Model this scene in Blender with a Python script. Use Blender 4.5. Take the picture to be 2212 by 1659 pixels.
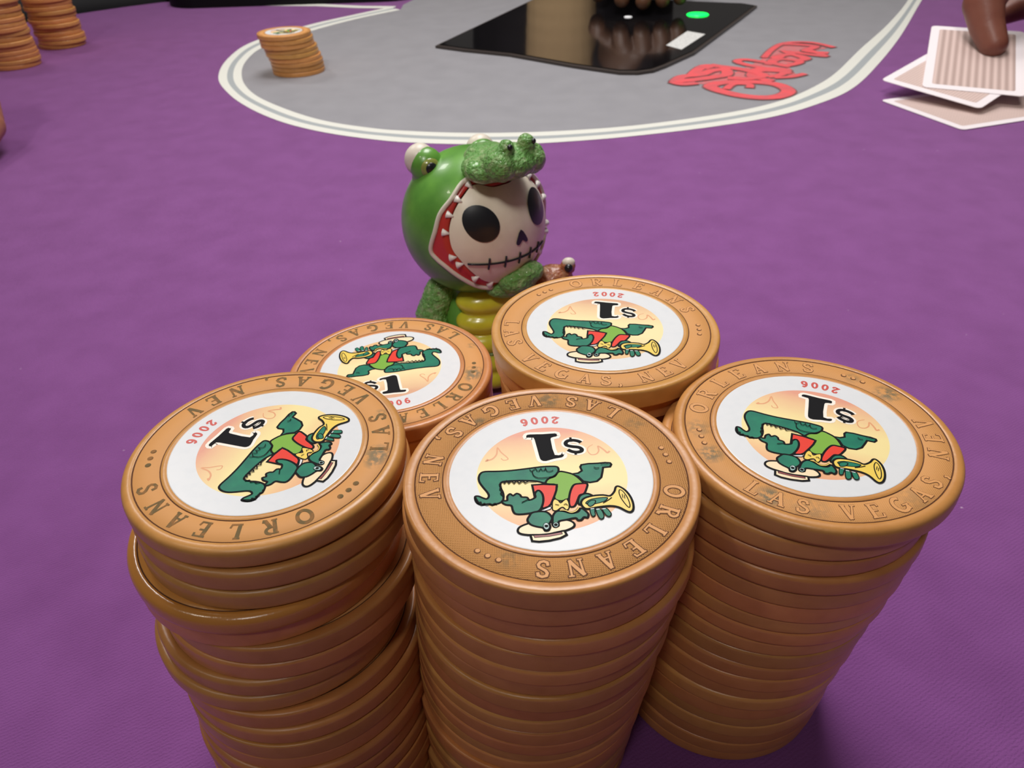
import bpy, bmesh, math, random
from mathutils import Vector, Matrix, noise
from mathutils.geometry import tessellate_polygon
random.seed(7)
for o in list(bpy.data.objects): bpy.data.objects.remove(o, do_unlink=True)
SC = bpy.context.scene
COL = SC.collection
MM = 0.001            # everything below is written in millimetres

# ------------------------------------------------------------------ camera
cam_d = bpy.data.cameras.new('camera')
cam = bpy.data.objects.new('camera', cam_d)
COL.objects.link(cam)
cam_d.sensor_fit = 'HORIZONTAL'
cam_d.sensor_width = 36.0
cam_d.lens = 26.318
cam_d.clip_start = 0.005
cam_d.clip_end = 30
cam.matrix_world = (Matrix.Translation((0, 0, 0.13735))
                    @ Matrix.Rotation(math.radians(90 - 35.7555), 4, 'X')
                    @ Matrix.Rotation(math.radians(-1.8836), 4, 'Z'))
cam_d.dof.use_dof = True
cam_d.dof.focus_distance = 0.108
cam_d.dof.aperture_fstop = 70.0
SC.camera = cam

# ------------------------------------------------------------------ world, lights, exposure
wd = bpy.data.worlds.new('room_light')
SC.world = wd
wd.use_nodes = True
wd.node_tree.nodes['Background'].inputs[0].default_value = (1.0, 0.93, 0.88, 1)
wd.node_tree.nodes['Background'].inputs[1].default_value = 0.055

def area(name, loc, target, size, energy, color, sy=None):
    d = bpy.data.lights.new(name, 'AREA')
    d.energy = energy
    d.color = color
    d.size = size
    if sy:
        d.shape = 'RECTANGLE'; d.size_y = sy
    o = bpy.data.objects.new(name, d)
    COL.objects.link(o)
    o.location = loc
    o.rotation_euler = (Vector(target) - Vector(loc)).to_track_quat('-Z', 'Y').to_euler()
    return o

area('ceiling_light', (-1.0, 1.35, 1.5), (0.0, 0.45, 0), 0.3, 7.5, (1.0, 0.965, 0.94))
area('ceiling_light', (0.2, 1.3, 1.5), (0.0, 0.35, 0), 0.6, 7.5, (1.0, 0.965, 0.94))
area('added_falloff_light', (0.02, 0.50, 0.80), (0.02, 0.47, 0), 0.30, 4.6, (1.0, 0.965, 0.96))  # added low area light, makes the felt fall off towards the camera
area('ceiling_light', (-0.65, -0.1, 1.0), (-0.03, 0.1, 0.05), 0.07, 1.0, (1.0, 0.92, 0.78))
sd = bpy.data.lights.new('added_front_spot', 'SPOT')  # invented spot behind the camera, lifts the figurine and mid table
sd.energy = 28; sd.color = (1.0, 0.96, 0.92); sd.spot_size = math.radians(42); sd.spot_blend = 0.75; sd.shadow_soft_size = 0.12
so = bpy.data.objects.new('added_front_spot', sd); COL.objects.link(so)
so.location = (-0.25, -0.5, 1.1)
so.rotation_euler = (Vector((0.14, 0.68, 0)) - Vector(so.location)).to_track_quat('-Z', 'Y').to_euler()

SC.view_settings.view_transform = 'Standard'
SC.view_settings.look = 'None'
SC.view_settings.gamma = 1.0
SC.view_settings.exposure = 0.03
SC.view_settings.use_curve_mapping = False

# ------------------------------------------------------------------ helpers
def lin(c):
    return tuple(((v / 255) / 12.92 if v / 255 <= 0.04045 else ((v / 255 + 0.055) / 1.055) ** 2.4) for v in c) + (1,)

def mat(name, rgb, rough=0.5, spec=0.5, metal=0.0, vary=0.0, bump=None, mottle=None, coat=0.0, emit=None, sss=0.0, sheen=None):
    m = bpy.data.materials.new(name)
    m.use_nodes = True
    nt = m.node_tree
    b = nt.nodes['Principled BSDF']
    b.inputs['Base Color'].default_value = lin(rgb)
    b.inputs['Roughness'].default_value = rough
    b.inputs['Specular IOR Level'].default_value = spec
    b.inputs['Metallic'].default_value = metal
    b.inputs['Coat Weight'].default_value = coat
    if sheen:
        b.inputs['Sheen Weight'].default_value = sheen[0]; b.inputs['Sheen Roughness'].default_value = sheen[1]; b.inputs['Sheen Tint'].default_value = lin(sheen[2])
    if sss:
        b.inputs['Subsurface Weight'].default_value = sss
        b.inputs['Subsurface Scale'].default_value = 0.002
    if emit:
        b.inputs['Emission Color'].default_value = lin(emit[0])
        b.inputs['Emission Strength'].default_value = emit[1]
    tc = nt.nodes.new('ShaderNodeTexCoord')
    col = None
    if mottle:   # (rgb2, scale, low, high)
        n = nt.nodes.new('ShaderNodeTexNoise')
        n.inputs['Scale'].default_value = mottle[1]
        n.inputs['Detail'].default_value = 5
        nt.links.new(tc.outputs['Object'], n.inputs['Vector'])
        r = nt.nodes.new('ShaderNodeMapRange')
        r.inputs[1].default_value = mottle[2]; r.inputs[2].default_value = mottle[3]
        nt.links.new(n.outputs['Fac'], r.inputs[0])
        mx = nt.nodes.new('ShaderNodeMix'); mx.data_type = 'RGBA'
        mx.inputs['A'].default_value = lin(rgb); mx.inputs['B'].default_value = lin(mottle[0])
        nt.links.new(r.outputs[0], mx.inputs['Factor'])
        col = mx.outputs['Result']
        nt.links.new(col, b.inputs['Base Color'])
    if vary:
        oi = nt.nodes.new('ShaderNodeObjectInfo')
        hs = nt.nodes.new('ShaderNodeHueSaturation')
        r1 = nt.nodes.new('ShaderNodeMapRange')
        r1.inputs[3].default_value = 1 - vary; r1.inputs[4].default_value = 1 + vary * 0.6
        nt.links.new(oi.outputs['Random'], r1.inputs[0])
        nt.links.new(r1.outputs[0], hs.inputs['Value'])
        mlt = nt.nodes.new('ShaderNodeMath'); mlt.operation = 'MULTIPLY'; mlt.inputs[1].default_value = 7.31
        fr = nt.nodes.new('ShaderNodeMath'); fr.operation = 'FRACT'
        r2 = nt.nodes.new('ShaderNodeMapRange')
        r2.inputs[3].default_value = 0.5 - vary * 0.06; r2.inputs[4].default_value = 0.5 + vary * 0.06
        nt.links.new(oi.outputs['Random'], mlt.inputs[0]); nt.links.new(mlt.outputs[0], fr.inputs[0])
        nt.links.new(fr.outputs[0], r2.inputs[0]); nt.links.new(r2.outputs[0], hs.inputs['Hue'])
        if col: nt.links.new(col, hs.inputs['Color'])
        else: hs.inputs['Color'].default_value = lin(rgb)
        nt.links.new(hs.outputs[0], b.inputs['Base Color'])
    if bump:     # (scale, strength, distance)
        n = nt.nodes.new('ShaderNodeTexNoise')
        n.inputs['Scale'].default_value = bump[0]
        n.inputs['Detail'].default_value = 4
        nt.links.new(tc.outputs['Object'], n.inputs['Vector'])
        bp = nt.nodes.new('ShaderNodeBump')
        bp.inputs['Strength'].default_value = bump[1]
        bp.inputs['Distance'].default_value = bump[2]
        nt.links.new(n.outputs['Fac'], bp.inputs['Height'])
        nt.links.new(bp.outputs[0], b.inputs['Normal'])
    return m

def finish(name, bm, mats, parent=None, smooth=True, loc=None, link=True):
    bmesh.ops.scale(bm, vec=(MM, MM, MM), verts=bm.verts)
    me = bpy.data.meshes.new(name)
    bm.to_mesh(me); bm.free()
    if smooth:
        for p in me.polygons: p.use_smooth = True
    for m in (mats if isinstance(mats, (list, tuple)) else [mats]): me.materials.append(m)
    return inst(name, me, parent, loc)

def inst(name, me, parent=None, loc=None):
    o = bpy.data.objects.new(name, me)
    COL.objects.link(o)
    if parent is not None: o.parent = parent
    if loc is not None: o.location = Vector(loc) * MM
    return o

def empty(name, loc):
    o = bpy.data.objects.new(name, None)
    COL.objects.link(o)
    o.location = Vector(loc) * MM
    o.empty_display_size = 0.01
    return o

def tag(o, label=None, cat=None, group=None, kind=None):
    if label: o['label'] = label
    if cat: o['category'] = cat
    if group: o['group'] = group
    if kind: o['kind'] = kind
    return o

def spline(pts, closed=True, n=4):
    P = [Vector(p) for p in pts]; out = []; L = len(P)
    if L < 3: return P
    rng = range(L) if closed else range(L - 1)
    for i in rng:
        if closed: a, b, c, d = P[(i - 1) % L], P[i], P[(i + 1) % L], P[(i + 2) % L]
        else: a, b, c, d = P[max(i - 1, 0)], P[i], P[i + 1], P[min(i + 2, L - 1)]
        for k in range(n):
            t = k / n
            out.append(0.5 * ((2 * b) + (c - a) * t + (2 * a - 5 * b + 4 * c - d) * t * t + (3 * b - a - 3 * c + d) * t ** 3))
    if not closed: out.append(P[-1])
    return out

def fill(bm, pts, z, mi=0):
    P = [Vector((p[0], p[1], 0)) for p in pts]
    tris = tessellate_polygon([P])
    vs = [bm.verts.new((p.x, p.y, z)) for p in P]
    for t in tris:
        a, b, c = (vs[i] for i in t)
        if (b.co - a.co).cross(c.co - a.co).z < 0: b, c = c, b
        try:
            f = bm.faces.new((a, b, c)); f.material_index = mi
        except ValueError: pass

def stroke(bm, pts, w, z, mi=0, closed=False, xf=None, w2=None, rise=0.0):
    """flat ribbon along pts with mitred joints; w2 gives a width at the far end"""
    P = [Vector((p[0], p[1])) for p in pts]; L = len(P)
    l, r = [], []
    for i in range(L):
        if closed: a, b = P[(i - 1) % L], P[(i + 1) % L]
        else: a, b = P[max(i - 1, 0)], P[min(i + 1, L - 1)]
        d1 = (P[i] - a); d2 = (b - P[i])
        if d1.length < 1e-9: d1 = d2
        if d2.length < 1e-9: d2 = d1
        d1 = d1.normalized(); d2 = d2.normalized()
        t = d1 + d2
        if t.length < 0.2: t = d1
        t = t.normalized()
        n = Vector((-t.y, t.x))
        k = max(0.55, abs(n.dot(Vector((-d1.y, d1.x)))))
        ww = w if w2 is None else w + (w2 - w) * i / (L - 1)
        l.append(P[i] + n * ww / 2 / k); r.append(P[i] - n * ww / 2 / k)
    f = xf or (lambda q: (q[0], q[1]))
    vl = [bm.verts.new((*f(q), z + rise * k)) for k, q in enumerate(l)]; vr = [bm.verts.new((*f(q), z + rise * k)) for k, q in enumerate(r)]
    for i in (range(L) if closed else range(L - 1)):
        j = (i + 1) % L
        try: fc = bm.faces.new((vr[i], vr[j], vl[j], vl[i])); fc.material_index = mi
        except ValueError: pass

def disc(bm, cx, cy, r, z, mi=0, n=48):
    vs = [bm.verts.new((cx + r * math.cos(2 * math.pi * i / n), cy + r * math.sin(2 * math.pi * i / n), z)) for i in range(n)]
    f = bm.faces.new(vs); f.material_index = mi

def lathe(bm, prof, n=96, mis=None, center=True):
    """prof: (r, z) outer list from top centre to bottom centre"""
    rings = []
    for r, z in prof:
        if r < 1e-6: rings.append([bm.verts.new((0, 0, z))])
        else: rings.append([bm.verts.new((r * math.cos(2 * math.pi * i / n), r * math.sin(2 * math.pi * i / n), z)) for i in range(n)])
    for k in range(len(rings) - 1):
        A, B = rings[k], rings[k + 1]
        for i in range(n):
            j = (i + 1) % n
            if len(A) == 1: vs = (A[0], B[i], B[j])
            elif len(B) == 1: vs = (A[i], B[0], A[j])
            else: vs = (A[i], B[i], B[j], A[j])
            f = bm.faces.new(vs)
            if mis: f.material_index = mis[k]

def box(bm, c, s, rot=0):
    M = Matrix.Translation(c) @ Matrix.Rotation(rot, 4, 'Z') @ Matrix.Diagonal((s[0], s[1], s[2], 1))
    bmesh.ops.create_cube(bm, size=1, matrix=M)

_balls = {}
def ball(bm, c, r, rot=None, u=28, v=18):
    """ellipsoid with radii r about c"""
    if (u, v) not in _balls:
        vs = [(0, 0, 1)] + [(math.sin(math.pi * a / v) * math.cos(2 * math.pi * k / u), math.sin(math.pi * a / v) * math.sin(2 * math.pi * k / u), math.cos(math.pi * a / v)) for a in range(1, v) for k in range(u)] + [(0, 0, -1)]
        fs = [(0, 1 + k, 1 + (k + 1) % u) for k in range(u)]
        for a in range(v - 2):
            for k in range(u):
                p = 1 + a * u; q = p + u; m = (k + 1) % u
                fs.append((p + k, q + k, q + m, p + m))
        e = len(vs) - 1; p = 1 + (v - 2) * u
        fs += [(p + k, e, p + (k + 1) % u) for k in range(u)]
        _balls[(u, v)] = ([Vector(q) for q in vs], fs)
    vs, fs = _balls[(u, v)]
    if not isinstance(r, (tuple, list)): r = (r, r, r)
    M = Matrix.Translation(c) @ (rot.to_4x4() if rot else Matrix.Identity(4)) @ Matrix.Diagonal((r[0], r[1], r[2], 1))
    nv = [bm.verts.new(M @ q) for q in vs]
    for f in fs: bm.faces.new([nv[k] for k in f])
    return nv

def limb(bm, pts, steps=5, seg=18):
    """chain of overlapping balls: pts = [(x, y, z, r), ...]"""
    for a, b in zip(pts, pts[1:]):
        for k in range(steps + 1):
            t = k / steps
            q = [a[i] + (b[i] - a[i]) * t for i in range(4)]
            ball(bm, q[:3], q[3], u=seg, v=12)

def blend(name, bm, mats, parent, voxel=0.6, smooth=4, disp=None):
    """weld overlapping solids into one continuous skin (bm in mm)"""
    o = finish(name, bm, mats, parent)
    md = o.modifiers.new('r', 'REMESH'); md.mode = 'VOXEL'; md.voxel_size = voxel * MM; md.use_smooth_shade = True
    ms = o.modifiers.new('s', 'SMOOTH'); ms.iterations = smooth; ms.factor = 0.5
    dg = bpy.context.evaluated_depsgraph_get()
    me = bpy.data.meshes.new_from_object(o.evaluated_get(dg))
    o.modifiers.clear(); old = o.data; o.data = me
    bpy.data.meshes.remove(old)
    me.materials.clear()
    for m in (mats if isinstance(mats, (list, tuple)) else [mats]): me.materials.append(m)
    for p in me.polygons: p.use_smooth = True
    if disp:
        sc, amp = disp
        for v in me.vertices:
            v.co += v.normal * (noise.noise(v.co * sc) * amp * MM)
    return o

# ------------------------------------------------------------------ materials
M_FELT = mat('purple_felt', (134, 80, 143), rough=0.95, spec=0.05, sheen=(1.0, 0.38, (255, 200, 255)), mottle=((125, 73, 133), 60, 0.35, 0.7), bump=(2600, 0.5, 0.0004))
def rib(m, scale, strength):
    nt = m.node_tree; bs = nt.nodes['Principled BSDF']
    tc = nt.nodes.new('ShaderNodeTexCoord'); mp = nt.nodes.new('ShaderNodeMapping'); mp.inputs['Rotation'].default_value = (0, 0, math.radians(62))
    w = nt.nodes.new('ShaderNodeTexWave'); w.inputs['Scale'].default_value = scale; w.inputs['Distortion'].default_value = 3.5; w.inputs['Detail Scale'].default_value = 2.0
    nt.links.new(tc.outputs['Object'], mp.inputs[0]); nt.links.new(mp.outputs[0], w.inputs['Vector'])
    bp = nt.nodes.new('ShaderNodeBump'); bp.inputs['Strength'].default_value = strength; bp.inputs['Distance'].default_value = 0.00012
    old = bs.inputs['Normal'].links[0].from_socket
    nt.links.new(w.outputs['Fac'], bp.inputs['Height']); nt.links.new(old, bp.inputs['Normal']); nt.links.new(bp.outputs[0], bs.inputs['Normal'])
    # pale lint specks caught in the cloth
    vo = nt.nodes.new('ShaderNodeTexVoronoi'); vo.inputs['Scale'].default_value = 75; nt.links.new(tc.outputs['Object'], vo.inputs['Vector'])
    nz = nt.nodes.new('ShaderNodeTexNoise'); nz.inputs['Scale'].default_value = 900; nt.links.new(tc.outputs['Object'], nz.inputs['Vector'])
    a = nt.nodes.new('ShaderNodeMapRange'); a.inputs[1].default_value = 0.035; a.inputs[2].default_value = 0.012; nt.links.new(vo.outputs['Distance'], a.inputs[0])
    g = nt.nodes.new('ShaderNodeMapRange'); g.inputs[1].default_value = 0.47; g.inputs[2].default_value = 0.56; nt.links.new(nz.outputs['Fac'], g.inputs[0])
    ml = nt.nodes.new('ShaderNodeMath'); ml.operation = 'MULTIPLY'; nt.links.new(a.outputs[0], ml.inputs[0]); nt.links.new(g.outputs[0], ml.inputs[1])
    mx = nt.nodes.new('ShaderNodeMix'); mx.data_type = 'RGBA'; mx.inputs['B'].default_value = lin((190, 160, 192))
    nt.links.new(bs.inputs['Base Color'].links[0].from_socket, mx.inputs['A']); nt.links.new(ml.outputs[0], mx.inputs['Factor'])
    nt.links.new(mx.outputs['Result'], bs.inputs['Base Color'])
rib(M_FELT, 420, 0.35)
M_GREY = mat('grey_felt', (150, 149, 154), rough=0.95, spec=0.05, sheen=(1.0, 0.38, (225, 225, 225)), mottle=((143, 142, 147), 50, 0.35, 0.7), bump=(2200, 0.35, 0.0003))
M_LINE = mat('white_print', (214, 214, 205), rough=0.9, spec=0.1)
M_LINE2 = mat('grey_print', (160, 165, 166), rough=0.9, spec=0.1)
M_RED = mat('red_print', (222, 92, 96), rough=0.9, spec=0.1, mottle=((196, 96, 100), 90, 0.4, 0.7))
M_REDMIX = mat('red_print_worn', (204, 104, 106), rough=0.9, spec=0.1, mottle=((184, 122, 124), 260, 0.4, 0.6))
M_REDEDGE = mat('red_print_outline', (128, 92, 92), rough=0.9, spec=0.1)
M_RAIL = mat('black_vinyl', (12, 11, 14), rough=0.6, spec=0.2, bump=(400, 0.2, 0.0005))
M_WOOD = mat('dark_wood', (52, 34, 24), rough=0.5)
CH = (214, 150, 84)
M_CHIP = mat('chip_clay', CH, rough=0.34, spec=0.5, vary=0.16, bump=(900, 0.18, 0.0002), mottle=((198, 134, 70), 260, 0.45, 0.85))
M_CHIPGLOSS = mat('chip_clay_glossy', (206, 140, 66), rough=0.2, spec=0.6, bump=(1500, 0.12, 0.0002))
M_GRIME = mat('groove_grime', (104, 62, 30), rough=0.8)
M_GRIME2 = mat('grey_green_grime', (116, 98, 66), rough=0.85, spec=0.2, mottle=((150, 108, 66), 900, 0.45, 0.6))
M_LET = mat('moulded_letter', (220, 158, 96), rough=0.5, spec=0.3)
M_LABEL = mat('label_white', (226, 228, 230), rough=0.32, spec=0.35, mottle=((221, 224, 227), 500, 0.45, 0.8))
M_BLACK = mat('ink_black', (18, 18, 21), rough=0.6, spec=0.1)
M_INKRED = mat('ink_red', (205, 78, 66), rough=0.4)
M_GREEN = mat('ink_green', (30, 128, 98), rough=0.4, spec=0.22, mottle=((24, 112, 92), 400, 0.4, 0.7))
M_LIME = mat('ink_lime', (128, 178, 66), rough=0.4, spec=0.22)
M_VEST = mat('ink_vest_red', (232, 64, 48), rough=0.4, spec=0.22)
M_YEL = mat('ink_yellow', (242, 208, 84), rough=0.4)
M_CREAM = mat('ink_cream', (248, 226, 184), rough=0.4)
M_MAROON = mat('ink_maroon', (140, 52, 50), rough=0.4)
M_HALO = mat('ink_halo', (250, 242, 228), rough=0.4)
M_EYEW = mat('ink_eye', (150, 184, 180), rough=0.4)
M_SWIRL = mat('ink_swirl', (228, 160, 112), rough=0.4)

def sun_material(name, a, b, c):
    m = mat(name, a, rough=0.4)
    nt = m.node_tree; bs = nt.nodes['Principled BSDF']
    tc = nt.nodes.new('ShaderNodeTexCoord'); sp = nt.nodes.new('ShaderNodeSeparateXYZ')
    nt.links.new(tc.outputs['Object'], sp.inputs[0])
    mr = nt.nodes.new('ShaderNodeMapRange'); mr.inputs[1].default_value = -0.0098; mr.inputs[2].default_value = 0.0104
    nt.links.new(sp.outputs['Y'], mr.inputs[0])
    nz = nt.nodes.new('ShaderNodeTexNoise'); nz.inputs['Scale'].default_value = 220; nz.inputs['Detail'].default_value = 3
    nt.links.new(tc.outputs['Object'], nz.inputs['Vector'])
    ad = nt.nodes.new('ShaderNodeMath'); ad.operation = 'MULTIPLY_ADD'; ad.inputs[1].default_value = 0.12; 
    sb = nt.nodes.new('ShaderNodeMath'); sb.operation = 'SUBTRACT'; sb.inputs[1].default_value = 0.06
    nt.links.new(nz.outputs['Fac'], ad.inputs[0]); nt.links.new(mr.outputs[0], ad.inputs[2]); nt.links.new(ad.outputs[0], sb.inputs[0])
    cr = nt.nodes.new('ShaderNodeValToRGB'); e = cr.color_ramp.elements
    e[0].position = 0.0; e[0].color = lin(a); e[1].position = 1.0; e[1].color = lin(c)
    for pos, cc in ((0.06, a), (0.12, tuple((x + 2 * y) // 3 for x, y in zip(b, a))), (0.42, b), (0.62, b), (0.8, tuple((x + y) // 2 for x, y in zip(b, c)))):
        k = e.new(pos); k.color = lin(cc)
    nt.links.new(sb.outputs[0], cr.inputs[0]); nt.links.new(cr.outputs[0], bs.inputs['Base Color'])
    return m
M_SUN = sun_material('ink_sun_orange', (228, 158, 132), (246, 226, 158), (234, 160, 118))
M_SUN2 = sun_material('ink_sun_pale', (220, 168, 132), (250, 228, 170), (232, 184, 128))

def hatch_material(name, amount, grime_pts=None, plain=0.0):
    """the recessed, cross-hatched band between the two moulded rings, with local dirt"""
    m = mat(name, CH, rough=0.55, spec=0.25)
    nt = m.node_tree; bs = nt.nodes['Principled BSDF']
    tc = nt.nodes.new('ShaderNodeTexCoord')
    def wave(axis):
        w = nt.nodes.new('ShaderNodeTexWave'); w.wave_type = 'BANDS'; w.bands_direction = axis
        w.inputs['Scale'].default_value = 1150; w.inputs['Distortion'].default_value = 0.3
        nt.links.new(tc.outputs['Object'], w.inputs['Vector']); return w
    a, b = wave('X'), wave('Y')
    mn = nt.nodes.new('ShaderNodeMath'); mn.operation = 'MINIMUM'
    nt.links.new(a.outputs['Fac'], mn.inputs[0]); nt.links.new(b.outputs['Fac'], mn.inputs[1])
    bp = nt.nodes.new('ShaderNodeBump'); bp.inputs['Strength'].default_value = amount; bp.inputs['Distance'].default_value = 0.00009
    nt.links.new(mn.outputs[0], bp.inputs['Height']); nt.links.new(bp.outputs[0], bs.inputs['Normal'])
    mr = nt.nodes.new('ShaderNodeMapRange'); mr.inputs[1].default_value = 0.0; mr.inputs[2].default_value = 0.35
    mr.inputs[3].default_value = 0.32 * amount; mr.inputs[4].default_value = 0.0
    nt.links.new(mn.outputs[0], mr.inputs[0])
    mx = nt.nodes.new('ShaderNodeMix'); mx.data_type = 'RGBA'
    mx.inputs['A'].default_value = lin((214, 154, 92)); mx.inputs['B'].default_value = lin((168, 118, 68))
    nt.links.new(mr.outputs[0], mx.inputs['Factor'])
    last = mx.outputs['Result']
    nz = nt.nodes.new('ShaderNodeTexNoise'); nz.inputs['Scale'].default_value = 1300; nz.inputs['Detail'].default_value = 4
    nt.links.new(tc.outputs['Object'], nz.inputs['Vector'])
    for (gx, gy, gr, st) in grime_pts or []:
        vm = nt.nodes.new('ShaderNodeVectorMath'); vm.operation = 'DISTANCE'
        nt.links.new(tc.outputs['Object'], vm.inputs[0]); vm.inputs[1].default_value = (gx * MM, gy * MM, 0.0033)
        g = nt.nodes.new('ShaderNodeMapRange'); g.inputs[1].default_value = gr * 0.35 * MM; g.inputs[2].default_value = gr * MM
        g.inputs[3].default_value = st; g.inputs[4].default_value = 0
        nt.links.new(vm.outputs['Value'], g.inputs[0])
        ml = nt.nodes.new('ShaderNodeMath'); ml.operation = 'MULTIPLY'
        nr = nt.nodes.new('ShaderNodeMapRange'); nr.inputs[1].default_value = 0.38; nr.inputs[2].default_value = 0.55
        nt.links.new(nz.outputs['Fac'], nr.inputs[0])
        nt.links.new(g.outputs[0], ml.inputs[0]); nt.links.new(nr.outputs[0], ml.inputs[1])
        m2 = nt.nodes.new('ShaderNodeMix'); m2.data_type = 'RGBA'; m2.inputs['B'].default_value = lin((126, 112, 84))
        nt.links.new(ml.outputs[0], m2.inputs['Factor']); nt.links.new(last, m2.inputs['A'])
        last = m2.outputs['Result']
    nt.links.new(last, bs.inputs['Base Color'])
    return m
def pol(a, r=16.2): return (r * math.cos(math.radians(a)), r * math.sin(math.radians(a)))
M_RING = hatch_material('hatched_ring', 0.35)
M_RING_A = hatch_material('hatched_ring_worn', 0.05, [(*pol(-8), 2.4, 0.9), (*pol(-14), 1.6, 0.7), (*pol(25, 17), 1.2, 0.5)])
M_RING_C = hatch_material('hatched_ring_crisp', 1.0, [(*pol(88), 2.4, 0.75), (*pol(130, 15), 1.3, 0.8), (*pol(-112, 15.3), 2.0, 0.5), (*pol(38), 2.0, 0.45), (*pol(70), 2.2, 0.3)])
M_RING_R = hatch_material('hatched_ring_dirty', 0.3, [(*pol(-165), 2.2, 0.9), (*pol(-128), 2.2, 0.95), (*pol(30), 2.4, 0.9), (*pol(50), 1.6, 0.5), (*pol(-110), 3, 0.4), (*pol(175), 2.4, 0.5), (*pol(-60), 3, 0.3)])
M_RING_B = hatch_material('hatched_ring_clean', 0.15)
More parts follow.
